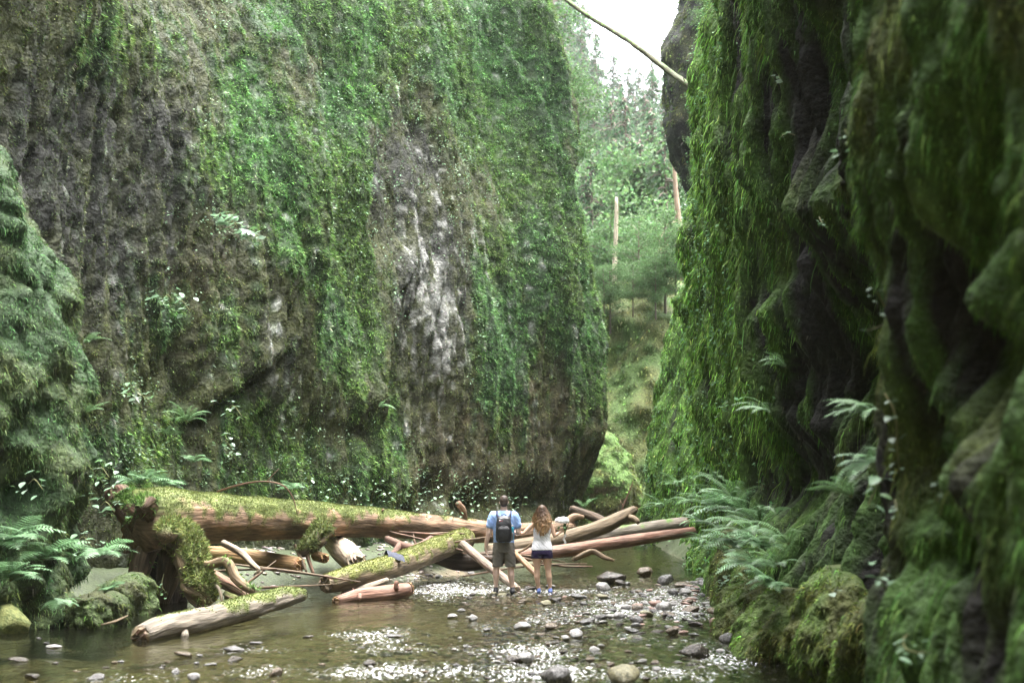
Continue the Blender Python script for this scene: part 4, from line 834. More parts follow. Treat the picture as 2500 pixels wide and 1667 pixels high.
scatter_stones(150, [(1640,1470,80,28),(1560,1490,90,25),(1700,1520,60,25),(1500,1470,60,20),(1690,1440,40,14)], 'small loose stone packed in the stony riffle at the right', 'small stones of the right riffle', 12, 30, ['grey','pale','brown','dark','red','grey','pale'])
scatter_stones(75, [(1300,1540,120,50),(1350,1620,140,30),(1600,1630,110,25),(1100,1590,140,40)], 'small wet stone breaking the surface in the lower foreground', 'small stones of the foreground', 9, 20, ['grey','pale','dark','brown','pale'])
scatter_stones(40, [(1100,1430,70,14),(1200,1450,90,12),(1340,1455,70,12)], 'pebble sized stone on the gravel around the feet of the couple', 'small stones around the couple', 7, 15, ['grey','pale','brown','dark'])
scatter_stones(16, [(400,1630,200,22),(150,1600,90,40)], 'small stone awash in the left foreground', 'small stones of the left foreground', 10, 20, ['dark','grey','brown'])
# pebbles of the gravel: too many to count
bm = bmesh.new(); bmesh.ops.create_icosphere(bm, subdivisions=1, radius=1.0); iv = np.array([v.co[:] for v in bm.verts]); it_ = np.array([[v.index for v in f.verts] for f in bm.faces]); bm.free()
iv = iv * (1 + .2 * RNG.normal(size=(len(iv), 1)))
pp = []
for cx, cy, sx, sy, nn in [(1130,1435,110,18,1500),(1010,1405,70,15,600),(1350,1450,110,12,500),(1620,1470,110,40,1200),(1500,1500,130,35,1100),(830,1360,50,14,500),(1500,1335,90,12,700),(1300,1600,260,40,700),(640,1410,60,14,400)]:
    a = RNG.normal(cx, sx, nn); b = np.clip(RNG.normal(cy, sy, nn), 1318, 1667)
    for q in range(nn): pp.append(ground(a[q], b[q], 0.0))
pp = np.array(pp); pp = pp[(pp[:, 1] < 52) & (pp[:, 0] < rcX(pp[:, 1]) - .2)]; nn = len(pp)
pp[:, 2] = np.maximum(bed_z(pp[:, 0], pp[:, 1]), -0.05) + .01
sz = (0.02 + 0.045 * RNG.random((nn, 1, 1)) ** 2) * np.stack([1 + .3 * RNG.random(nn), .8 + .3 * RNG.random(nn), .5 + .3 * RNG.random(nn)], -1)[:, None]
V = (iv[None] * sz + pp[:, None]).reshape(-1, 3); Q = (it_[None] + (np.arange(nn) * len(iv))[:, None, None]).reshape(-1, 3)
o = link('pebbles', mesh_np('pebbles', V, Q, np.repeat(rcol(nn, [.26, .235, .21], .45, .08), len(iv), 0), True, M['stone'])); tag(o, 'grey brown pebbles of the gravel bars in the creek', 'pebbles', kind='stuff')

# ================================================================== PEOPLE
def bm_capsule(bm, a, b, ra, rb, n=14):
    a = Vector(a); b = Vector(b); d = b - a; L = d.length
    q = d.to_track_quat('Z', 'Y') if L > 1e-5 else Matrix.Identity(3).to_quaternion()
    rings = []
    prof = [(-ra * math.cos(t), ra * math.sin(t)) for t in (0.15, .5, .9, 1.25)] + [(0, ra)] + [(L * .33, ra + (rb - ra) * .33), (L * .66, ra + (rb - ra) * .66), (L, rb)] + [(L + rb * math.cos(t), rb * math.sin(t)) for t in (1.25, .9, .5, .15)]
    for z, r in prof: rings.append([bm.verts.new(a + q @ Vector((r * math.cos(2 * math.pi * i / n), r * math.sin(2 * math.pi * i / n), z))) for i in range(n)])
    for r0, r1 in zip(rings, rings[1:]):
        for i in range(n): bm.faces.new((r0[i], r0[(i + 1) % n], r1[(i + 1) % n], r1[i]))
    bm.faces.new(rings[0][::-1]); bm.faces.new(rings[-1])
def bm_chain(bm, pts):
    for (p, r), (p2, r2) in zip(pts, pts[1:]): bm_capsule(bm, p, p2, r, r2)
def bm_loft(bm, rings, n=28, pw=2.3):
    """rings (z,cx,cy,rx,ry) superelliptic"""
    R_ = []
    for z, cx, cy, rx, ry in rings:
        ring = []
        for i in range(n):
            t = 2 * math.pi * i / n; c, s = math.cos(t), math.sin(t)
            ring.append(bm.verts.new((cx + rx * math.copysign(abs(c) ** (2 / pw), c), cy + ry * math.copysign(abs(s) ** (2 / pw), s), z)))
        R_.append(ring)
    for r0, r1 in zip(R_, R_[1:]):
        for i in range(n): bm.faces.new((r0[i], r0[(i + 1) % n], r1[(i + 1) % n], r1[i]))
    bm.faces.new(R_[0][::-1]); bm.faces.new(R_[-1])
def bm_ball(bm, c, r, rz=None, ry=None):
    mm = Matrix.Translation(c) @ Matrix.Diagonal((r, ry or r, rz or r, 1)); bmesh.ops.create_icosphere(bm, subdivisions=3, radius=1.0, matrix=mm)
def fuse(name, bm, voxel, mat, parent, smooth=6, wrinkle=0.0, colf=None):
    """weld overlapping volumes into one continuous skin"""
    me = bpy.data.meshes.new(name); bm.to_mesh(me); bm.free(); o = bpy.data.objects.new(name, me); COL.objects.link(o)
    r = o.modifiers.new('r', 'REMESH'); r.mode = 'VOXEL'; r.voxel_size = voxel; r.use_smooth_shade = True
    s = o.modifiers.new('s', 'SMOOTH'); s.iterations = smooth; s.factor = 0.5
    dg = bpy.context.evaluated_depsgraph_get(); m2 = bpy.data.meshes.new_from_object(o.evaluated_get(dg)); bpy.data.objects.remove(o); bpy.data.meshes.remove(me)
    m2.name = name; m2.materials.clear(); m2.materials.append(mat)
    if wrinkle:
        k = len(m2.vertices); co = np.zeros(k * 3, np.float32); m2.vertices.foreach_get('co', co); co = co.reshape(-1, 3); nn = np.zeros(k * 3, np.float32); m2.vertices.foreach_get('normal', nn); nn = nn.reshape(-1, 3)
        d = fbm(co[:, 0] / .10, co[:, 1] / .10, co[:, 2] / .05 + 2 * co[:, 0] / .1, 2) * wrinkle; m2.vertices.foreach_set('co', (co + nn * d[:, None]).astype(np.float32).ravel()); m2.update()
    o = bpy.data.objects.new(name, m2); COL.objects.link(o); o.parent = parent
    m2.polygons.foreach_set('use_smooth', np.full(len(m2.polygons), True))
    return o
def hand(bm, wrist, dirv, side, palm_n, s=1.0, curl=0.5):
    """palm plus five unequal bent fingers; dirv fingers' direction, side towards thumb, palm_n palm normal"""
    d = Vector(dirv).normalized(); t = Vector(side).normalized(); p = Vector(palm_n).normalized(); w_ = Vector(wrist)
    for k in range(4):
        off = t * (0.030 - 0.020 * k) * s; bm_capsule(bm, w_ + d * .01 * s + off * .6, w_ + d * .085 * s + off, .016 * s, .012 * s, 10)
        L = [.072, .080, .074, .058][k] * s; q = w_ + d * .085 * s + off
        q1 = q + (d * math.cos(curl * .5) + p * math.sin(curl * .5)) * L * .5; q2 = q1 + (d * math.cos(curl * 1.5) + p * math.sin(curl * 1.5)) * L * .5
        bm_capsule(bm, q, q1, .0105 * s, .009 * s, 10); bm_capsule(bm, q1, q2, .009 * s, .007 * s, 10)
    q = w_ + d * .025 * s + t * .028 * s; q1 = q + (d * .6 + t * .7 + p * .3).normalized() * .04 * s; q2 = q1 + (d * .9 + t * .25 + p * .4).normalized() * .032 * s
    bm_capsule(bm, q, q1, .014 * s, .011 * s, 10); bm_capsule(bm, q1, q2, .011 * s, .008 * s, 10)

SKIN_M = cmat('skin_fair', (.68,.47,.38), .55, .08, 12, .1, 80, .002, .4); SKIN_W = cmat('skin_tan', (.64,.41,.29), .5, .08, 12, .1, 80, .002, .4)
SHIRT = cmat('shirt_blue', (.24,.38,.74), .85, .1, 8, .3, 25, .01, .2, (.38,.53,.85)); SHORTS = cmat('shorts_khaki', (.17,.155,.135), .85, .12, 10, .3, 40, .006, .2)
NAVY = cmat('shorts_navy', (.025,.016,.055), .8, .1, 10, .2, 40, .004, .3); TANK = cmat('tank_white', (.82,.81,.84), .85, .05, 10, .3, 30, .006, .2)
HAIR_M = cmat('hair_short', (.045,.03,.02), .6, .3, 80, .6, 150, .004, .4); BLACK = cmat('pack_black', (.018,.018,.020), .5, .3, 20, .3, 40, .006, .4); SHOE_D = cmat('shoe_dark', (.03,.03,.035), .6)
SHOE_B = cmat('shoe_blue', (.12,.18,.45), .6); TEAL = cmat('bottle_teal', (.02,.22,.30), .3, .1); GREYP = cmat('pack_grey', (.10,.10,.105), .6); LOGO_W = cmat('logo_white', (.7,.68,.68), .6, .03); LOGO_R = cmat('logo_red', (.45,.05,.08), .6, .03)
STRAP = cmat('strap_navy', (.03,.035,.07), .7)

man_base = ground(1230, 1449, 0.0)
man = thing('person', 'man in blue shirt and khaki shorts wearing a black backpack', 'person', man_base)
bm = bmesh.new()
# skin: head, neck, arms, legs and the trunk under the clothes, one surface
bm_ball(bm, (0, .01, 1.69), .078, .108, .096); bm_ball(bm, (0, .03, 1.63), .062, .07, .07)
bm_capsule(bm, (0, .0, 1.48), (0, .005, 1.62), .068, .06); bm_ball(bm, (0, .115, 1.665), .014, .024, .018)
for s in (-1, 1):
    bm_ball(bm, (s * .080, 0, 1.675), .012, .030, .018); bm_ball(bm, (s * .03, .092, 1.70), .012)
bm_capsule(bm, (-.02, .095, 1.625), (.02, .095, 1.625), .010, .010)
bm_loft(bm, [(.86, 0, 0, .165, .105), (1.0, 0, 0, .155, .10), (1.2, 0, 0, .175, .105), (1.38, 0, 0, .195, .105), (1.48, 0, 0, .15, .08), (1.52, 0, 0, .08, .06)])
bm_chain(bm, [((-.205, 0, 1.43), .066), ((-.245, -.01, 1.28), .058), ((-.285, -.02, 1.10), .047), ((-.315, .01, .97), .044), ((-.335, .03, .85), .030)])
bm_chain(bm, [((.205, 0, 1.43), .066), ((.245, .0, 1.28), .058), ((.272, .0, 1.12), .048), ((.255, .13, 1.10), .043), ((.215, .24, 1.13), .030)])
hand(bm, (-.335, .035, .84), (.06, .10, -1), (.1, 1, 0), (1, 0, 0), 1.0, .6); hand(bm, (.212, .25, 1.13), (-.3, 1, .05), (-.2, 0, 1), (-1, -.2, 0), 1.0, .9)
bm_chain(bm, [((-.095, 0, .82), .095), ((-.115, .01, .66), .082), ((-.14, .01, .48), .058), ((-.142, -.02, .34), .062), ((-.145, 0, .16), .040), ((-.147, 0, .06), .036)])
bm_chain(bm, [((.095, 0, .82), .095), ((.115, .01, .66), .082), ((.130, .01, .48), .058), ((.134, -.02, .34), .063), ((.148, 0, .16), .041), ((.155, 0, .06), .036)])
fuse('body', bm, .0095, SKIN_M, man, 4)
bm = bmesh.new(); bm_ball(bm, (0, -.004, 1.712), .084, .098, .098); bm_ball(bm, (0, -.03, 1.66), .076, .075, .07)
h = fuse('hair', bm, .008, HAIR_M, man, 3, .004)
bm = bmesh.new()
bm_loft(bm, [(.90, 0, 0, .195, .135), (1.0, 0, 0, .192, .132), (1.15, 0, 0, .200, .135), (1.3, 0, 0, .222, .138), (1.42, 0, 0, .225, .125), (1.48, 0, 0, .175, .10), (1.525, 0, 0, .09, .075)])
bm_chain(bm, [((-.19, 0, 1.43), .088), ((-.232, -.004, 1.33), .084), ((-.252, -.01, 1.255), .080)]); bm_chain(bm, [((.19, 0, 1.43), .088), ((.232, 0, 1.33), .084), ((.252, 0, 1.255), .080)])
fuse('shirt', bm, .009, SHIRT, man, 4, .007)
bm = bmesh.new()
bm_loft(bm, [(.76, 0, 0, .205, .15), (.85, 0, 0, .205, .148), (.945, 0, 0, .195, .138)])
bm_loft(bm, [(.495, -.118, .005, .098, .105), (.6, -.113, .005, .102, .112), (.72, -.105, 0, .108, .125), (.82, -.098, 0, .105, .13)]); bm_loft(bm, [(.495, .122, .005, .098, .105), (.6, .118, .005, .102, .112), (.72, .108, 0, .108, .125), (.82, .098, 0, .105, .13)])
fuse('shorts', bm, .009, SHORTS, man, 3, .009)
for x, z0 in ((-.147, .0), (.157, .0)):
    bm = bmesh.new(); bm_capsule(bm, (x, -.05, z0 + .045), (x + .005, .16, z0 + .03), .046, .036); bm_capsule(bm, (x, -.03, z0 + .05), (x, -.01, z0 + .09), .05, .045); fuse('shoe', bm, .009, SHOE_D, man, 2)

# backpack
bp_ = thing('backpack', 'black backpack on the back of the man', 'backpack', man_base + np.array([0.0, -.14, .93]))
def part(name, build, mat, parent, vox=.009, sm=4, wr=0.0):
    b = bmesh.new(); build(b); return fuse(name, b, vox, mat, parent, sm, wr)
pack_body = part('pack_body', lambda b: bm_loft(b, [(.02, -.0, -.07, .12, .06), (.06, 0, -.08, .145, .085), (.2, 0, -.09, .15, .10), (.35, 0, -.085, .145, .095), (.45, 0, -.07, .125, .08), (.50, 0, -.05, .085, .05)], 28, 3.0), BLACK, bp_, wr=.005)
front_pocket = part('front_pocket', lambda b: bm_loft(b, [(.05, 0, -.165, .10, .03), (.12, 0, -.18, .115, .035), (.26, 0, -.185, .11, .03), (.31, 0, -.17, .08, .02)], 24, 3.0), BLACK, bp_, wr=.004)
part('side_pocket', lambda b: bm_loft(b, [(.05, .135, -.08, .035, .05), (.16, .15, -.08, .035, .05), (.20, .15, -.08, .03, .045)]), GREYP, bp_)
for s in (-1, 1):
    part('shoulder_strap', lambda b: bm_chain(b, [((s * .09, -.03, .44), .022), ((s * .125, .03, .53), .022), ((s * .13, .10, .575), .022), ((s * .135, .18, .57), .022), ((s * .145, .27, .50), .022), ((s * .15, .29, .38), .02)]), STRAP, bp_, .009, 2)
part('grab_handle', lambda b: bm_chain(b, [((-.045, -.03, .47), .008), ((-.04, -.03, .515), .008), ((0, -.03, .53), .008), ((.04, -.03, .515), .008), ((.045, -.03, .47), .008)]), STRAP, pack_body, .005, 1)
def flat(name, w_, h_, loc, mat, parent, rot=0.0):
    me = bpy.data.meshes.new(name); me.from_pydata([(-w_, -.003, -h_), (w_, -.003, -h_), (w_, -.003, h_), (-w_, -.003, h_), (-w_, .003, -h_), (w_, .003, -h_), (w_, .003, h_), (-w_, .003, h_)], [], [(0,1,2,3),(5,4,7,6),(4,0,3,7),(1,5,6,2),(3,2,6,7),(4,5,1,0)])
    me.materials.append(mat); o = link(name, me, parent); o.location = loc; o.rotation_euler = (-.35, rot, 0); return o
flat('logo_patch', .040, .0075, (-.045, -.152, .425), LOGO_W, pack_body, -.12); flat('logo_patch', .040, .004, (-.043, -.157, .410), LOGO_R, pack_body, -.12)
for z, w_ in ((.325, .10), (.20, .11)): part('zip', lambda b: bm_chain(b, [((-w_, -.165, z - .03), .006), ((0, -.192, z), .006), ((w_, -.165, z - .03), .006)]), GREYP, front_pocket, .005, 1)
bo = thing('water_bottle', 'slim teal bottle in the side pocket of the backpack', 'bottle', man_base + np.array([.155, -.22, 1.0]))
part('bottle_body', lambda b: bm_loft(b, [(0, 0, 0, .032, .032), (.20, 0, 0, .032, .032), (.235, 0, 0, .016, .016)], 18, 2), TEAL, bo, .006, 2); part('cap', lambda b: bm_loft(b, [(.232, 0, 0, .018, .018), (.262, 0, 0, .018, .018)], 16, 2), LOGO_W, bo, .005, 1)

wom_base = ground(1323.5, 1448.5, 0.0)
wom = thing('person', 'woman in white tank top and navy shorts holding a bouquet', 'person', wom_base)
bm = bmesh.new()
bm_ball(bm, (0, .01, 1.52), .072, .100, .088); bm_ball(bm, (0, .03, 1.465), .056, .06, .062); bm_capsule(bm, (0, 0, 1.33), (0, .0, 1.46), .05, .046); bm_ball(bm, (0, .105, 1.50), .012, .02, .015)
for s in (-1, 1): bm_ball(bm, (s * .074, 0, 1.51), .010, .026, .015); bm_ball(bm, (s * .028, .085, 1.53), .011)
bm_capsule(bm, (-.018, .088, 1.46), (.018, .088, 1.46), .009, .009)
bm_loft(bm, [(.72, 0, 0, .17, .11), (.82, 0, -.01, .17, .115), (.95, 0, 0, .135, .085), (1.05, 0, 0, .13, .085), (1.2, 0, .01, .15, .095), (1.29, 0, 0, .15, .07), (1.335, 0, 0, .085, .05)])
bm_chain(bm, [((-.155, 0, 1.275), .050), ((-.25, .0, 1.19), .042), ((-.345, .0, 1.095), .036), ((-.43, .10, 1.12), .032), ((-.485, .16, 1.15), .024)])
bm_chain(bm, [((.158, 0, 1.275), .050), ((.20, 0, 1.17), .042), ((.232, -.01, 1.06), .036), ((.30, .05, 1.10), .032), ((.362, .09, 1.14), .023)])
hand(bm, (-.490, .165, 1.15), (-.8, .5, .1), (0, .1, 1), (-.2, -1, 0), .9, 1.0); hand(bm, (.367, .095, 1.143), (.75, .3, .25), (-.2, 0, 1), (-.2, 1, 0), .9, 1.5)
bm_chain(bm, [((-.092, -.005, .76), .105), ((-.100, 0, .62), .083), ((-.092, .01, .44), .055), ((-.095, -.02, .31), .057), ((-.070, 0, .14), .036), ((-.060, 0, .05), .032)])
bm_chain(bm, [((.092, -.005, .76), .105), ((.100, 0, .62), .083), ((.112, .01, .43), .055), ((.128, -.02, .30), .057), ((.145, 0, .14), .036), ((.150, 0, .05), .032)])
fuse('body', bm, .0095, SKIN_W, wom, 4)
bm = bmesh.new()
bm_loft(bm, [(.80, 0, -.005, .205, .145), (.86, 0, -.005, .195, .138), (.97, 0, 0, .160, .112), (1.06, 0, 0, .157, .11), (1.17, 0, .005, .168, .115), (1.235, 0, .01, .155, .10)])
for s in (-1, 1): bm_chain(bm, [((s * .075, -.075, 1.21), .016), ((s * .085, -.04, 1.31), .014), ((s * .085, .04, 1.31), .014), ((s * .08, .09, 1.22), .016)])
fuse('tank_top', bm, .008, TANK, wom, 3, .008)
bm = bmesh.new(); bm_loft(bm, [(.72, 0, -.005, .195, .145), (.78, 0, -.005, .193, .145), (.83, 0, -.005, .180, .13)])
for s in (-1, 1): bm_loft(bm, [(.645, s * .101, -.003, .098, .11), (.70, s * .100, -.003, .102, .122), (.76, s * .095, -.003, .10, .125)])
fuse('shorts', bm, .008, NAVY, wom, 3, .003)
for x in (-.060, .152):
    bm = bmesh.new(); bm_capsule(bm, (x, -.045, .04), (x + .005, .13, .028), .040, .032); bm_capsule(bm, (x, -.03, .045), (x, -.01, .075), .042, .038); fuse('shoe', bm, .008, SHOE_B, wom, 2)
# long curly hair: wavy locks over a core
rg = np.random.default_rng(12); Vs = []
for i in range(420):
    th = rg.uniform(math.pi * .82, math.pi * 2.18) + rg.normal(0, .1); e = rg.random()
    st = np.array([math.cos(th) * .07 * (1 - .5 * e), math.sin(th) * .09 * (1 - .5 * e), 1.535 + .085 * e ** .7])
    ln = rg.uniform(.34, .52) * (0.8 + .2 * abs(math.sin(th))); k = 16; t = np.linspace(0, 1, k); ph = rg.uniform(0, 6.28); fr_ = rg.uniform(4, 7); a = .018 * t ** .5
    spread = .075 + .055 * rg.random()
    x = st[0] + math.cos(th) * spread * np.sin(np.minimum(t * 1.6, 1.57)) + a * np.sin(ph + fr_ * 2 * t * 2.2); y = st[1] + math.sin(th) * (.055 + .04 * rg.random()) * np.sin(np.minimum(t * 1.6, 1.57)) + a * np.cos(ph + fr_ * 2 * t * 2.2)
    z = st[2] + .012 * np.sin(3.1 * np.minimum(t * 4, 1)) - ln * t ** 1.15
    x = x * (1 - .25 * sstep(.65, 1, t))
    Cc = np.stack([x, y, z], -1); w_ = .011 * (1 - .55 * t)
    for sd_ in ((1, 0, 0), (0, 1, 0)):
        S_ = np.array(sd_)[None] * w_[:, None]
        V = np.stack([Cc - S_, Cc + S_], 1).reshape(-1, 3); q = np.arange(k - 1)[:, None] * 2; Q = np.hstack([q, q + 1, q + 3, q + 2])
        col_ = np.array([.12, .06, .03]) + (np.array([.62, .39, .17]) - np.array([.085, .045, .022])) * (sstep(.15, .95, t) * rg.uniform(.5, 1.1))[:, None]
        Vs.append((V, Q, np.repeat(col_ * rg.uniform(.7, 1.3), 2, 0)))
V, Q, C = cat_meshes(Vs)
M['hair'] = vmat('hair_curly', .45, 60, .3, 0, spec=.5, trans=.15)
hr = link('hair', mesh_np('hair', V, Q, C, True, M['hair']), wom)
HAIRC = cmat('hair_core', (.07,.04,.02), .6, .3, 60, .5, 90, .004)
bm = bmesh.new(); bm_ball(bm, (0, -.012, 1.54), .082, .095, .092); bm_loft(bm, [(1.22, 0, -.085, .06, .03), (1.32, 0, -.075, .10, .05), (1.45, 0, -.05, .105, .07), (1.54, 0, -.02, .085, .08)]); fuse('hair_core', bm, .009, HAIRC, wom, 3, .006)
# bouquet
bq_base = wom_base + np.array([.425, .12, 1.15])
bq = thing('bouquet',  'bouquet of white flowers with ribbon in the right hand of the woman', 'bouquet', bq_base)
bq.scale = (1.3, 1.3, 1.3)
FLW = cmat('petal_white', (.82,.80,.78), .7, .05, 20, .2, 40, .004, trans=.2); STEM = cmat('stem_green', (.06,.12,.03), .6)
part('stems', lambda b: [bm_capsule(b, (0, 0, -.05), (RNG.normal(0, .03), RNG.normal(0, .03), .14), .007, .005, 8) for _ in range(8)], STEM, bq, .006, 1)
rose = []
for i in range(34):
    ph = i * 2.4; 
    for k in range(1): pass
def rose_mesh():
    Vv, Ff, o_ = [], [], 0
    for ly, (r, nn_, h) in enumerate([(.008, 3, .022), (.017, 4, .026), (.028, 5, .022), (.036, 6, .014)]):
        for i in range(nn_):
            th = 2 * math.pi * (i + .4 * ly) / nn_; dth = math.pi / nn_ * 1.25
            g = []
            for a in range(5):
                for b in range(4):
                    t = th + dth * (a / 4 * 2 - 1); f = b / 3; rr = r * (.35 + .65 * f) + .010 * f * f * (ly > 1); z = h * (f ** .6) - .012 * f * f * f * ly - .004 * (abs(a - 2)) * f
                    g.append((rr * math.cos(t), rr * math.sin(t), z))
            Vv += g; Ff += [[o_ + a * 4 + b, o_ + (a + 1) * 4 + b, o_ + (a + 1) * 4 + b + 1, o_ + a * 4 + b + 1] for a in range(4) for b in range(3)]; o_ += 20
    me = bpy.data.meshes.new('flower'); me.from_pydata(Vv, [], Ff); me.polygons.foreach_set('use_smooth', np.full(len(me.polygons), True)); me.materials.append(FLW); return me
rm = rose_mesh(); rl = random.Random(4)
for i in range(20):
    u = i / 20; th = i * 2.399; rr = math.sqrt(u) * .105; d = Vector((rr * math.cos(th), rr * math.sin(th), .10)).normalized()
    o = link('flower', rm, bq); o.location = Vector((-.035, 0, .085)) + Vector((d.x * .115, d.y * .09, d.z * .085 + rl.uniform(0, .02))); o.rotation_euler = d.to_track_quat('Z', 'Y').to_euler(); o.scale = (rl.uniform(.9, 1.15),) * 3
def leaf_mesh(name, L=.1, W=.05, mat='leaf', col=(.12, .24, .09), fold=.15, droop=.2, shape=1.0):
    t = np.linspace(0, 1, 6); w_ = W / 2 * np.sin(np.pi * t ** shape) ** .8; w_[0] = .0015; w_[-1] = .0015
    z = -droop * L * t ** 2; V = []
    for i in range(6): V += [(-w_[i], t[i] * L, z[i] + fold * w_[i]), (0, t[i] * L, z[i]), (w_[i], t[i] * L, z[i] + fold * w_[i])]
    Q = [[3 * i + a, 3 * i + a + 1, 3 * i + a + 4, 3 * i + a + 3] for i in range(5) for a in (0, 1)]
    return mesh_np(name, V, Q, np.asarray(col), True, M[mat])
lm = leaf_mesh('leaf', .09, .035)
for i in range(9):
    o = link('leaf', lm, bq); o.location = (-.03 + .05 * math.cos(i * 2.2), .04 * math.sin(i * 2.2), .06); o.rotation_euler = (rl.uniform(-.3, .5), rl.uniform(-.3, .3), i * .7)
me = bpy.data.meshes.new('ribbon'); rv = []
for i in range(10): rv += [(-.016 + .012 * math.sin(i), -.01 + .006 * i % 3, -.04 - .016 * i), (.014 + .012 * math.sin(i), .0 + .01 * math.cos(i * .8), -.04 - .016 * i)]
me.from_pydata(rv, [], [[2 * i, 2 * i + 1, 2 * i + 3, 2 * i + 2] for i in range(9)]); me.materials.append(FLW); link('ribbon', me, bq)

# ================================================================== PLANTS
def frond_mesh(name, L=0.6, pairs=22, wmax=.11, col=FERN, droop=.55, seed=0, lw=.55):
    """one fern frond: bowed rachis along +Y with paired leaflets"""
    rg = np.random.default_rng(seed); t = np.linspace(0, 1, 14); ang = 0.9 - droop * 2.2 * t ** 1.2
    y = np.r_[0, np.cumsum(np.cos(ang[:-1]))] * L / 13; z = np.r_[0, np.cumsum(np.sin(ang[:-1]))] * L / 13
    V, Q, C = [], [], []
    for i in range(14):
        r = .006 * (1 - .8 * t[i]); V += [(-r, y[i], z[i]), (r, y[i], z[i])]; C += [np.array([.10, .11, .04])] * 2
    Q += [[2 * i, 2 * i + 1, 2 * i + 3, 2 * i + 2] for i in range(13)]
    for k in range(pairs):
        f = .10 + .9 * k / pairs; yc = np.interp(f, t, y); zc = np.interp(f, t, z); a = np.interp(f, t, ang)
        w_ = wmax * (math.sin(math.pi * min(f * .93 + .10, 1)) ** .7) * rg.uniform(.85, 1.1); lwid = L * .9 / pairs * lw
        for s in (-1, 1):
            b = len(V); dy, dz = math.cos(a), math.sin(a); tip = -.15 * w_ * rg.uniform(.3, 1.6)
            V += [(0, yc - dy * lwid * .5, zc - dz * lwid * .5), (s * w_ * .5, yc + dy * (w_ * .12 - lwid * .55), zc + dz * w_ * .12 + tip * .3), (s * w_, yc + dy * w_ * .28, zc + dz * w_ * .28 + tip), (s * w_ * .5, yc + dy * (w_ * .12 + lwid * .55), zc + dz * w_ * .12 + tip * .3), (0, yc + dy * lwid * .5, zc + dz * lwid * .5)]
            c = col * rg.uniform(.75, 1.3); C += [c] * 5
            Q += [[b, b + 1, b + 3, b + 4], [b + 1, b + 2, b + 3, b + 1]]
    Q = [q if q[0] != q[3] else q[:3] for q in Q]
    me = bpy.data.meshes.new(name); me.from_pydata([tuple(map(float, v)) for v in V], [], Q)
    at = me.color_attributes.new('Col', 'FLOAT_COLOR', 'POINT'); at.data.foreach_set('color', np.hstack([np.array(C), np.ones((len(C), 1))]).astype(np.float32).ravel()); me.materials.append(M['leaf'])
    return me
FR = [frond_mesh('frond', .62, 24, .10, FERN * k, dr, i) for i, (k, dr) in enumerate([(1.0, .5), (1.2, .62), (.85, .42), (1.1, .75)])]
FR_W = [frond_mesh('frond', .55, 15, .16, np.array([.135, .25, .12]) * k, dr, i + 9, .62) for i, (k, dr) in enumerate([(1.0, .6), (1.25, .75), (.85, .5)])]
frl = random.Random(21)
def fern(label, px, py, Y, size, n=10, face=(0, -1), arc=2.6, meshes=None, group=None, tilt=0.0, name='fern'):
    """fern rooted at a pixel/depth; fronds fan about the direction it faces away from the wall"""
    base = P(px, py, Y); r = thing(name, label, 'fern', base, group); fa = math.atan2(face[1], face[0]) - math.pi / 2
    for i in range(n):
        o = link('frond', frl.choice(meshes or FR), r); s = size * .82 / .55 * frl.uniform(.75, 1.15); o.scale = (s, s, s)
        o.rotation_euler = (frl.uniform(-.45, .2) + tilt, frl.uniform(-.3, .3), fa + (i / max(1, n - 1) - .5) * arc + frl.uniform(-.15, .15))
    return r
RW = (-.85, -.55)   # right wall faces the creek and the camera
fern('feathery fern at the foot of the right cliff, farthest of the bank ferns', 1745, 1245, 23, .75, 11, RW)
fern('big drooping fern hanging over the bank below the dark cave', 1810, 1262, 19, .85, 14, RW, meshes=FR_W)
fern('fern with long fronds in the middle of the right bank', 1835, 1310, 17.6, .75, 13, RW)
fern('fern low on the bank left of the dark hollow', 1868, 1345, 16.6, .65, 12, RW, meshes=FR_W)
fern('fern growing above the olive hump on the right bank', 1925, 1330, 15.2, .6, 10, RW)
fern('pale fern spreading right above the low mossy bank', 1885, 1430, 15.0, .5, 12, RW, meshes=FR_W)
fern('small fern beside the narrow upright mossy stone', 1722, 1325, 25, .5, 9, RW)
fern('ferny tuft under the drooping fern at the waterline', 1770, 1350, 21, .6, 10, RW)
fern('fern with sunlit long fronds reaching left from the dark cliff', 2140, 1010, 10.9, .46, 12, (-1, -.25), 1.3, None, tilt=-.25)
fern('thin fern hanging in the dark cave left of the sunlit fern', 1880, 1010, 16.5, .5, 7, (-1, -.3), 1.6)
fern('sparse fern halfway up the dark cave', 1920, 900, 15.5, .45, 6, (-1, -.3), 1.8)
fern('dim fern hanging beside the vertical rock edge', 2130, 1130, 10.4, .42, 8, (-.8, -.7), 1.8, FR_W, tilt=-.3)
fern('dark fern below the dim fern by the vertical edge', 2080, 1215, 11.2, .4, 8, (-1, -.4), 2.2)
fern('fern at the foot of the far right slope above the log', 1620, 1240, 45, .9, 12, RW)
fern('fern high on the lit left edge of the right cliff', 1810, 820, 24, .35, 5, RW)
fern('light fern at the base of the lit right cliff edge', 1745, 1170, 26, .6, 9, RW)
for px, py, Y, sz, n_f, lb in [(1715,1280,26,.6,10,'fern nearest the tip of the pink log on the right bank'),(1790,1225,20.5,.8,13,'fern at the top of the bank fern row, under the cave'),(1855,1285,18,.8,13,'fern between the drooping fern and the olive hump'),(1800,1335,19.5,.65,12,'fern in the second row of the right bank ferns'),(1845,1385,17,.6,12,'fern just above the low mossy bank'),(1900,1385,15.6,.55,11,'fern right of the one above the low mossy bank'),(1760,1300,23,.6,11,'fern behind the mossy mound of the bank stones'),(1690,1230,32,.7,11,'distant fern at the wall foot beyond the pink log'),(1660,1190,40,.8,11,'distant fern above the grey log end')]: fern(lb, px, py, Y, sz, n_f, RW, 3.0, FR if n_f % 2 else FR_W)
LW = (.5, -.85)
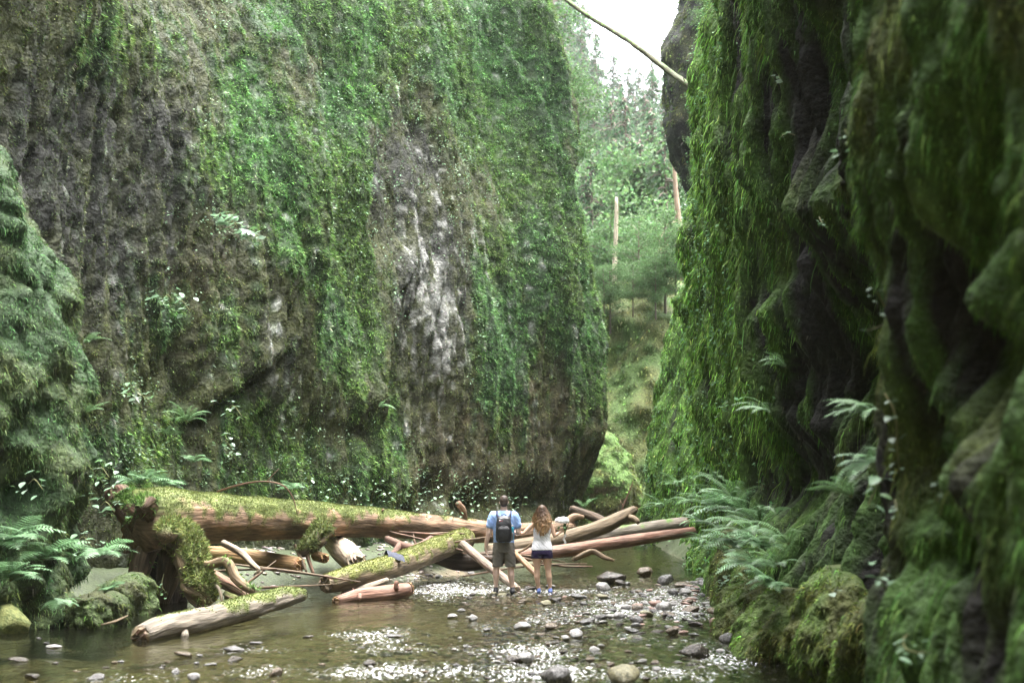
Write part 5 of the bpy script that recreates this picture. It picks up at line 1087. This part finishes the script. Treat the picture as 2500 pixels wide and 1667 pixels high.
fern('broad fern hanging over the left pool at the frame edge', 20, 1330, 16.8, .8, 13, (.6, -.8), meshes=FR_W)
fern('broad fern right of the frame edge fern above the pool', 105, 1370, 16.9, .7, 12, LW, meshes=FR_W)
fern('large dim fern at the far left edge above the water', 25, 1420, 16.4, .7, 11, LW, meshes=FR_W)
fern('fern with wide leaflets at the foot of the mossy buttress', 245, 1355, 18.6, .6, 13, LW, meshes=FR_W)
fern('small fern sprouting just above the water near the root mass', 255, 1450, 18.4, .45, 8, (.8, -.6), 2.0, FR_W)
fern('star shaped fern touching the pool at the left', 152, 1468, 17.0, .36, 10, (0, -1), 5.0, FR_W, tilt=-.5)
fern('pale fern behind the root end of the fallen trunk', 340, 1185, 25.4, .75, 14, (.6, -.8), 3.4, FR_W)
fern('pale fern right of the first one behind the trunk', 400, 1190, 25.9, .6, 12, (.6, -.8), 3.0, FR_W)
fern('fern clump high on the wall above the trunk root', 455, 1030, 27.0, .65, 14, (.6, -.8), 3.6)
fern('small fern below the fern clump on the left wall', 412, 1065, 26.8, .45, 8, (.4, -.9), 2.6)
fern('pale leafy fern hanging just above the mossy trunk', 470, 1130, 26.4, .5, 9, (.6, -.8), 2.6, FR_W)
fern('pale rosette fern behind the arching twig', 718, 1195, 29.6, .45, 10, (.6, -.8), 4.5, FR_W)
fern('little fern on the edge of the left buttress', 205, 840, 18.4, .4, 7, (.9, -.3), 1.6)
fern('pale narrow fern on the buttress edge below the little one', 212, 1010, 18.4, .35, 6, (.9, -.3), 1.6)
fern('tiny fern in the dark crevice of the left cliff', 925, 995, 33.5, .5, 6, (.9, -.4), 1.4)
fern('slender upright fern left of the dark slanting log', 1428, 1245, 44, .6, 7, (0, -1), 5, tilt=.5)

LEAFM = [leaf_mesh('leaf', .11, .075, col=(.16, .29, .15), shape=.8), leaf_mesh('leaf', .11, .06, col=(.22, .36, .22), shape=.9), leaf_mesh('leaf', .10, .05, col=(.11, .22, .08))]
PALEM = [leaf_mesh('leaf', .11, .085, col=(.25, .35, .25), shape=.8), leaf_mesh('leaf', .11, .07, col=(.19, .31, .19), shape=.8)]
def sprig(label, pts, n=10, size=1.0, name='leafy_plant', group=None, meshes=None, cat='plant', stem_r=.004, spread=.07, face=(-.6, -.8)):
    """stem along pixel points with separate leaves along it"""
    W3 = [P(*q) for q in pts]; base = W3[0]; r = thing(name, label, cat, base, group)
    add_tube('stem', r, base, W3, [stem_r * 1.4] * (len(W3) - 1) + [stem_r * .6], [.20, .17, .08], [.12, .14, .05], None, .05, 6, .05)
    D = catmull(np.array(W3), 60)
    for i in range(n):
        q = D[int((.15 + .85 * i / max(1, n - 1)) * 59)] - base; o = link('leaf', frl.choice(meshes or LEAFM), r)
        a = math.atan2(face[1], face[0]) - math.pi / 2 + frl.uniform(-1.5, 1.5); s = size * frl.uniform(.65, 1.2); o.scale = (s, s, s)
        o.location = tuple(q + np.array([frl.uniform(-1, 1), frl.uniform(-1, .2), frl.uniform(-.6, .6)]) * spread * .5); o.rotation_euler = (frl.uniform(-.5, .35), frl.uniform(-.4, .4), a)
    return r
sprig('tall leafy shoot with pale stems hanging in front of the dark upper cave', [(2140,580,9.3),(2132,500,9.2),(2110,430,9.1),(2085,370,9.0),(2062,315,9.0)], 18, .62, spread=.22)
sprig('leafy shoot lower beside the tall one at the vertical edge', [(2150,500,9.2),(2120,460,9.0),(2160,440,9.0),(2190,470,9.0)], 9, .5, spread=.15)
sprig('round leaved sprig high on the right cliff above the tall shoot', [(2190,255,9.4),(2170,235,9.3),(2150,240,9.2)], 6, .6, spread=.1)
sprig('plant with bright white round leaves on the vertical edge', [(2165,760,8.8),(2150,730,8.7),(2140,710,8.6)], 5, .55, meshes=PALEM, spread=.12)
sprig('single pale leaf on a long stalk left of the white leaves', [(2160,790,8.8),(2140,800,8.7),(2118,806,8.6)], 2, .5, meshes=PALEM, spread=.02)
sprig('string of white leaves halfway down the vertical edge', [(2160,960,8.6),(2185,1010,8.5),(2190,1090,8.5),(2195,1150,8.5)], 10, .55, meshes=PALEM, spread=.12)
sprig('small white leaves on the vertical edge above the water', [(2185,1220,8.5),(2190,1245,8.4),(2188,1270,8.4)], 5, .45, meshes=PALEM, spread=.08)
sprig('leafy bunch beside the dark gap at right', [(2170,1400,8.8),(2155,1390,8.6),(2150,1420,8.6),(2165,1440,8.6)], 10, .65, spread=.16)
sprig('green leaves low on the right cliff near the bottom edge', [(2230,1540,8.0),(2205,1560,7.8),(2220,1590,7.7),(2290,1590,7.7)], 14, .6, spread=.18)
sprig('pale leaves at the right edge of the frame, lower part', [(2500,1330,6.6),(2470,1345,6.5),(2450,1355,6.4)], 6, .75, meshes=PALEM, spread=.12)
sprig('pale drooping leaf cluster right of the other at the lower edge', [(2510,1370,6.4),(2495,1380,6.3),(2485,1400,6.3)], 4, .7, meshes=PALEM, spread=.1)
sprig('green leaves at the right edge, upper part', [(2510,380,6.8),(2480,385,6.7),(2465,400,6.6)], 4, .6, spread=.1)
sprig('green leaf pair at the top right corner', [(2515,160,6.8),(2490,170,6.7),(2480,195,6.6)], 4, .6, spread=.08)
sprig('narrow pale leaf at the right edge, middle', [(2510,610,6.7),(2480,620,6.6),(2460,635,6.6)], 4, .6, spread=.06)
sprig('leaves under the right wall shelf, near the lower right', [(2310,1170,7.6),(2300,1200,7.5),(2285,1225,7.5)], 5, .45, meshes=PALEM, spread=.08)
sprig('big dark leaf hanging by the vertical edge', [(2160,1150,8.9),(2140,1190,8.8),(2120,1230,8.7)], 5, 1.0, spread=.1)
sprig('lone white leaf on the bright mossy hump', [(2045,1440,12.7),(2035,1445,12.6),(2030,1448,12.55)], 2, .8, meshes=PALEM, spread=.02)
sprig('leafy twig on the lit face of the right cliff, upper', [(1900,185,18),(1905,195,17.8),(1910,205,17.7)], 5, .8, meshes=PALEM, spread=.14)
sprig('twig with leaves at mid height on the right cliff', [(1940,330,16),(1920,325,15.8),(1905,335,15.7)], 6, .8, spread=.16)
sprig('small leaves beside the dark cave at the right cliff', [(2000,530,14),(2005,540,13.8),(2015,555,13.7)], 5, .7, spread=.12)
for i, (px, py, lb) in enumerate([(1765,1440,'starry white leaved plant on the bank, nearest the stones'),(1800,1455,'starry white leaved plant right of the first one'),(1790,1480,'white leaved plant low at the waterline of the right bank'),(1820,1420,'green leaved plant above the starry plants'),(1775,1415,'leafy plant on the moss capped bank top')]):
    Y = ground(px, 1500, 0.0)[1] * .98; sprig(lb, [(px, py + 15, Y), (px + 6, py - 5, Y - .1), (px - 4, py - 22, Y - .2)], 9, 1.0, meshes=(PALEM if i < 3 else LEAFM), spread=.26)
# sprays at the foot of the left cliff
FOOT = [(1012,1205,33.2),(1060,1190,34.0),(1090,1215,34.2),(1140,1195,35.2),(1155,1235,35.0),(1105,1245,34.2),(1192,1222,36),(1275,1235,37.5),(905,1205,32),(868,1225,31),(800,1215,30.2),(845,1180,31),(960,1225,32.4),(760,1180,30),(1040,1245,33)]
WHERE = ['left of the dark hollow','over the dark hollow','right of the dark hollow','above the upright stub','just left of the head of the man','below the dark hollow','just right of the upright stub','left of the head of the woman','near the teal crevice foot','behind the red scar','behind the bare part of the trunk','on the wall above the red scar','behind the middle of the trunk','behind the mossy part of the trunk','low behind the trunk']
for (px, py, Y), wh in zip(FOOT, WHERE): sprig('leafy spray at the left cliff foot, ' + wh, [(px, py + 28, Y), (px + frl.uniform(-8, 8), py, Y - .3), (px + frl.uniform(-15, 15), py - 22, Y - .5)], 12, .9, meshes=LEAFM + PALEM[1:], spread=.5)
for (px, py, Y, lb, sz, nn) in [(545,540,28.5,'drooping cluster of pale leaves under the bright moss lobe',2.0,26),(600,575,28.8,'pale leaves trailing right of the drooping cluster',1.8,18),(395,730,26.2,'pale leafy tuft on the bare left wall',1.4,16),(430,745,26.3,'second pale tuft right of the first on the bare wall',1.3,12),(320,960,25.4,'small pale plant low on the left wall',1.2,12),(555,1000,27.8,'pale plant under the shadowed shelf',1.1,10),(535,1085,27.4,'pale plant above the mossy trunk at left',1.2,12),(265,1195,23.9,'leaf cluster left of the upturned root',1.2,14),(232,1150,20.4,'leaf cluster where buttress meets the cliff',1.1,16),(245,1235,20.2,'pale leaves dangling beside the buttress foot',1.2,14),(190,1320,18.2,'pale leaves above the wide leaved fern',1.0,10),(70,1180,17.4,'dim leaves in the dark hollow of the buttress',1.0,9)]:
    sprig(lb, [(px, py, Y), (px + 15, py - 10, Y - .35), (px + 35, py + 15, Y - .5)], nn, sz, meshes=PALEM + LEAFM, spread=.45)
sprig('green leaved weed leaning on the near side of the root foot', [(400,1400,22.6),(395,1430,22.4),(410,1450,22.4)], 10, .8, spread=.2)

# ------------------------------------------------------------------ trees
def tree_meshes(kind, seed, h):
    rg = np.random.default_rng(seed); tw = []
    bend = rg.normal(0, .012, 2) * h
    zt = np.linspace(0, h, 9); path = np.stack([bend[0] * (zt / h) ** 2, bend[1] * (zt / h) ** 2, zt], -1)
    if kind == 'conifer':
        rad = np.linspace(.32, .03, 9) * h / 24; nb = int(h * 5.5); Pts, D, NNs, L_ = [], [], [], []; limbs = []
        for i in range(nb):
            f = .14 + .86 * (i / nb); z = f * h; ln = (1 - f) ** .75 * h * .17 * rg.uniform(.6, 1.2) + .25; az = rg.uniform(0, 6.283)
            d = np.array([math.cos(az), math.sin(az), rg.uniform(-.25, .1)]); k = max(4, int(ln / .16)); t = np.linspace(.12, 1, k)[:, None]
            c0 = np.array([bend[0] * f * f, bend[1] * f * f, z]); q = c0 + d * ln * t + np.array([0, 0, -1]) * (t ** 2) * ln * .28
            limbs.append((c0, q[-1]))
            for rep in range(3):
                qq = q + rg.normal(0, .10, q.shape); Pts.append(qq); D.append(nrm(np.tile(d, (k, 1)) * .7 + rg.normal(0, .6, (k, 3)) + [0, 0, -.55])); NNs.append(nrm(rg.normal(0, .5, (k, 3)) + [0, 0, 1])); L_.append(rg.uniform(.3, .6, k) * (h / 24) ** .5)
        Pts, D, NNs, L_ = map(np.concatenate, (Pts, D, NNs, L_)); V, Q, r = leaves(Pts, D, NNs, L_, L_ * .38); base = np.array([.075, .13, .065])
    else:
        rad = np.linspace(.22, .04, 9) * h / 14; Pts = []; limbs = []
        for i in range(26):
            f = rg.uniform(.3, 1.0); az = rg.uniform(0, 6.283); ln = h * rg.uniform(.12, .30) * (1.15 - .5 * abs(f - .6)); c0 = np.array([bend[0] * f * f, bend[1] * f * f, f * h * .92]); e = c0 + np.array([math.cos(az) * ln, math.sin(az) * ln, ln * rg.uniform(.1, .6)])
            limbs.append((c0, e))
            for _ in range(7):
                t = rg.uniform(.35, 1.1); cc_ = c0 + (e - c0) * t + rg.normal(0, h * .025, 3); Pts.append(cc_ + rg.normal(0, 1, (48, 3)) * np.array([.045, .045, .022]) * h)
        Pts = np.vstack(Pts); k = len(Pts); L_ = rg.uniform(.12, .26, k) * (h / 12) ** .5; V, Q, r = leaves(Pts, nrm(rg.normal(0, 1, (k, 3)) + [0, 0, -.5]), nrm(rg.normal(0, .5, (k, 3)) + [0, 0, 1]), L_, L_ * .75); base = np.array([.09, .165, .06])
    ncl = fbm(Pts[:, 0] / 1.2 + seed, Pts[:, 1] / 1.2, Pts[:, 2] / 1.2, 2)[:, None]
    c = rcol(len(Pts), base * (1 + .45 * ncl), .25, .08)
    crown = mesh_np('crown', V, Q, np.repeat(c, r, 0), False, M['far'])
    G, rd, q, C, T, R, nz = tube(path, rad, 10, .6, .08, seed)
    parts = [(G.reshape(-1, 3), grid_faces(G.shape[0], 10, True), np.tile([[.14, .11, .085]], (G.size // 3, 1)))]
    for a, b in limbs:
        G, *_ = tube(np.array([a, (a + b) / 2 + [0, 0, .05 * h * .2], b]), [.012 * h * .35, .008 * h * .35, .003 * h * .3], 5, .5, .05); parts.append((G.reshape(-1, 3), grid_faces(G.shape[0], 5, True), np.tile([[.13, .10, .08]], (G.size // 3, 1))))
    V, Q, C = cat_meshes(parts); trunk = mesh_np('trunk', V, Q, C, True, M['wood'])
    return trunk, crown
TM = {('conifer', i): tree_meshes('conifer', 40 + i, 24) for i in range(3)}; TM.update({('leafy', i): tree_meshes('leafy', 60 + i, 12) for i in range(3)})
def tree(kind, i, loc, s, label, group=None, rz=0.0, name=None):
    r = thing(name or ('conifer_tree' if kind == 'conifer' else 'leafy_tree'), label, 'tree', loc, group); r.scale = (s, s, s); r.rotation_euler = (0, 0, rz)
    t, c = TM[(kind, i)]; link('trunk', t, r); link('crown', c, r); return r
def at_hill(px, Y): x = (px - CX) / F * Y; return (x, Y, float(hill_z(np.array([x]), np.array([Y]))[0]) - .4)
trl = random.Random(5)
FARS = 1.45
FARL = [(1355,170,1.9),(1395,180,1.7),(1440,182,1.45),(1475,190,1.2),(1510,180,1.05),(1545,186,.95),(1580,178,.85),(1615,184,.9),(1385,160,1.2),(1425,158,1.0),(1465,150,.95),(1500,160,.9),(1535,152,.85),(1570,158,.85),(1605,150,.9),(1640,160,1.0)]
for k, (px, Y, s) in enumerate(FARL): tree('conifer', k % 3, at_hill(px, Y * FARS), s * FARS, 'pale hazy conifer on the upper hillside far up the gorge', 'hazy conifers on the upper hillside', trl.uniform(0, 6))
for k, (px, Y, s) in enumerate([(1455,92,.8),(1530,97,.95),(1580,92,.85),(1640,90,.9),(1495,106,1.0),(1610,105,1.0)]): tree('conifer', k % 3, (lambda q: (q[0], q[1], q[2] - 3.0))(at_hill(px, Y)), s, 'drooping conifer among the leafy thicket above the slope', 'conifers in the thicket', k * 2.1)
for k, (px, Y, s) in enumerate([(1390,132,.95),(1430,126,.85),(1480,134,.8),(1525,128,.85),(1565,122,.8),(1600,130,.9),(1640,124,.9),(1450,112,.7),(1510,114,.75),(1590,110,.75)]):
    tree('conifer', (k + 1) % 3, at_hill(px, Y * 1.25), s * 1.25, 'grey green conifer halfway down the hillside', 'conifers halfway down the hillside', trl.uniform(0, 6))
for k, (px, Y, s) in enumerate([(1440,104,1.0),(1480,98,.95),(1520,102,.9),(1560,96,1.0),(1600,100,1.0),(1635,94,1.05),(1460,90,.8),(1500,88,.85),(1545,86,.8),(1585,88,.85),(1425,94,.95),(1620,84,.8)]):
    tree('leafy', k % 3, (lambda q: (q[0], q[1], q[2] - 3.0))(at_hill(px, Y)), s * 1.5, 'leafy tree in the thicket at the foot of the hillside', 'leafy thicket at the foot of the hillside', trl.uniform(0, 6))
def on(px, py, Y): return tuple(P(px, py, Y))
tree('leafy', 0, on(1345, 430, 60), .62, 'bright green maple overhanging the left cliff edge, upper', None, 1.0)
tree('leafy', 1, on(1372, 520, 59), .52, 'bright green maple below the upper one at the left cliff edge', None, 2.2)
tree('leafy', 2, on(1490, 815, 70), .28, 'bright green bush on top of the mossy slope, left side', None, .4, 'bush')
tree('leafy', 1, on(1560, 775, 72), .42, 'grey green bush on top of the mossy slope, centre', None, 3.0, 'bush')
tree('leafy', 0, on(1625, 795, 70), .45, 'dark green bush at the right end of the mossy slope', None, 4.0, 'bush')
tree('leafy', 2, on(1728, 520, 46), .20, 'bright leafy bush in the notch beside the overhanging rock', None, 5.0, 'bush')
tree('leafy', 1, on(1728, 120, 44), .16, 'bright leafy bush at the top of the right cliff edge', None, 2.0, 'bush')
for k, (px, py, s_) in enumerate([(1475,735,.2),(1545,728,.18),(1600,725,.22),(1650,705,.28)]): tree('leafy', k % 3, tuple(np.array(on(px, py + 5, 69.5 - .5 * (k % 3))) - [0, 0, 4.6 * s_]), s_ * 1.15, 'low bush in the tangle along the top of the mossy slope', 'low bushes along the top of the mossy slope', k * 1.3, 'bush')
def snag(label, pp, cA, cB, stubs=()): log('dead_tree', label, pp, cA, cB, None, .06, 12, 71, (False, True), cB, stubs=stubs, step=.3, cat='dead tree')
snag('bare pale snag standing in front of the thicket', [(1500,720,80,.14),(1501,640,80,.13),(1504,560,80,.12),(1505,484,80,.09)], np.array([.40,.32,.24]), np.array([.50,.42,.33]))
snag('reddish bare conifer trunk right of the pale snag', [(1668,700,76,.17),(1664,600,76,.16),(1655,520,76,.15),(1648,440,76,.12),(1644,350,76,.08)], np.array([.32,.22,.16]), np.array([.40,.29,.21]), [[(1662,595,76,.04),(1625,600,75.6,.03),(1605,620,75.4,.02)], [(1655,540,76,.04),(1630,550,75.6,.03),(1605,600,75.3,.015)]])

# ------------------------------------------------------------------ air
bpy.ops.mesh.primitive_cube_add(size=1); hz = bpy.context.object; hz.name = 'haze'; hz.location = (0, 150, 79); hz.scale = (420, 660, 170); tag(hz, kind='stuff', label='pale damp air filling the gorge', cat='haze')
m = bpy.data.materials.new('haze'); m.use_nodes = True; n_ = m.node_tree; n_.nodes.clear(); og = n_.nodes.new('ShaderNodeOutputMaterial'); pv = n_.nodes.new('ShaderNodeVolumePrincipled')
pv.inputs['Color'].default_value = (.92, .97, .95, 1); pv.inputs['Density'].default_value = .0002; pv.inputs['Anisotropy'].default_value = .2
n_.links.new(pv.outputs[0], og.inputs['Volume']); hz.data.materials.append(m)
if 0: tris = sum(len(o.data.polygons) for o in bpy.data.objects if o.type == 'MESH'); print('polys', tris)
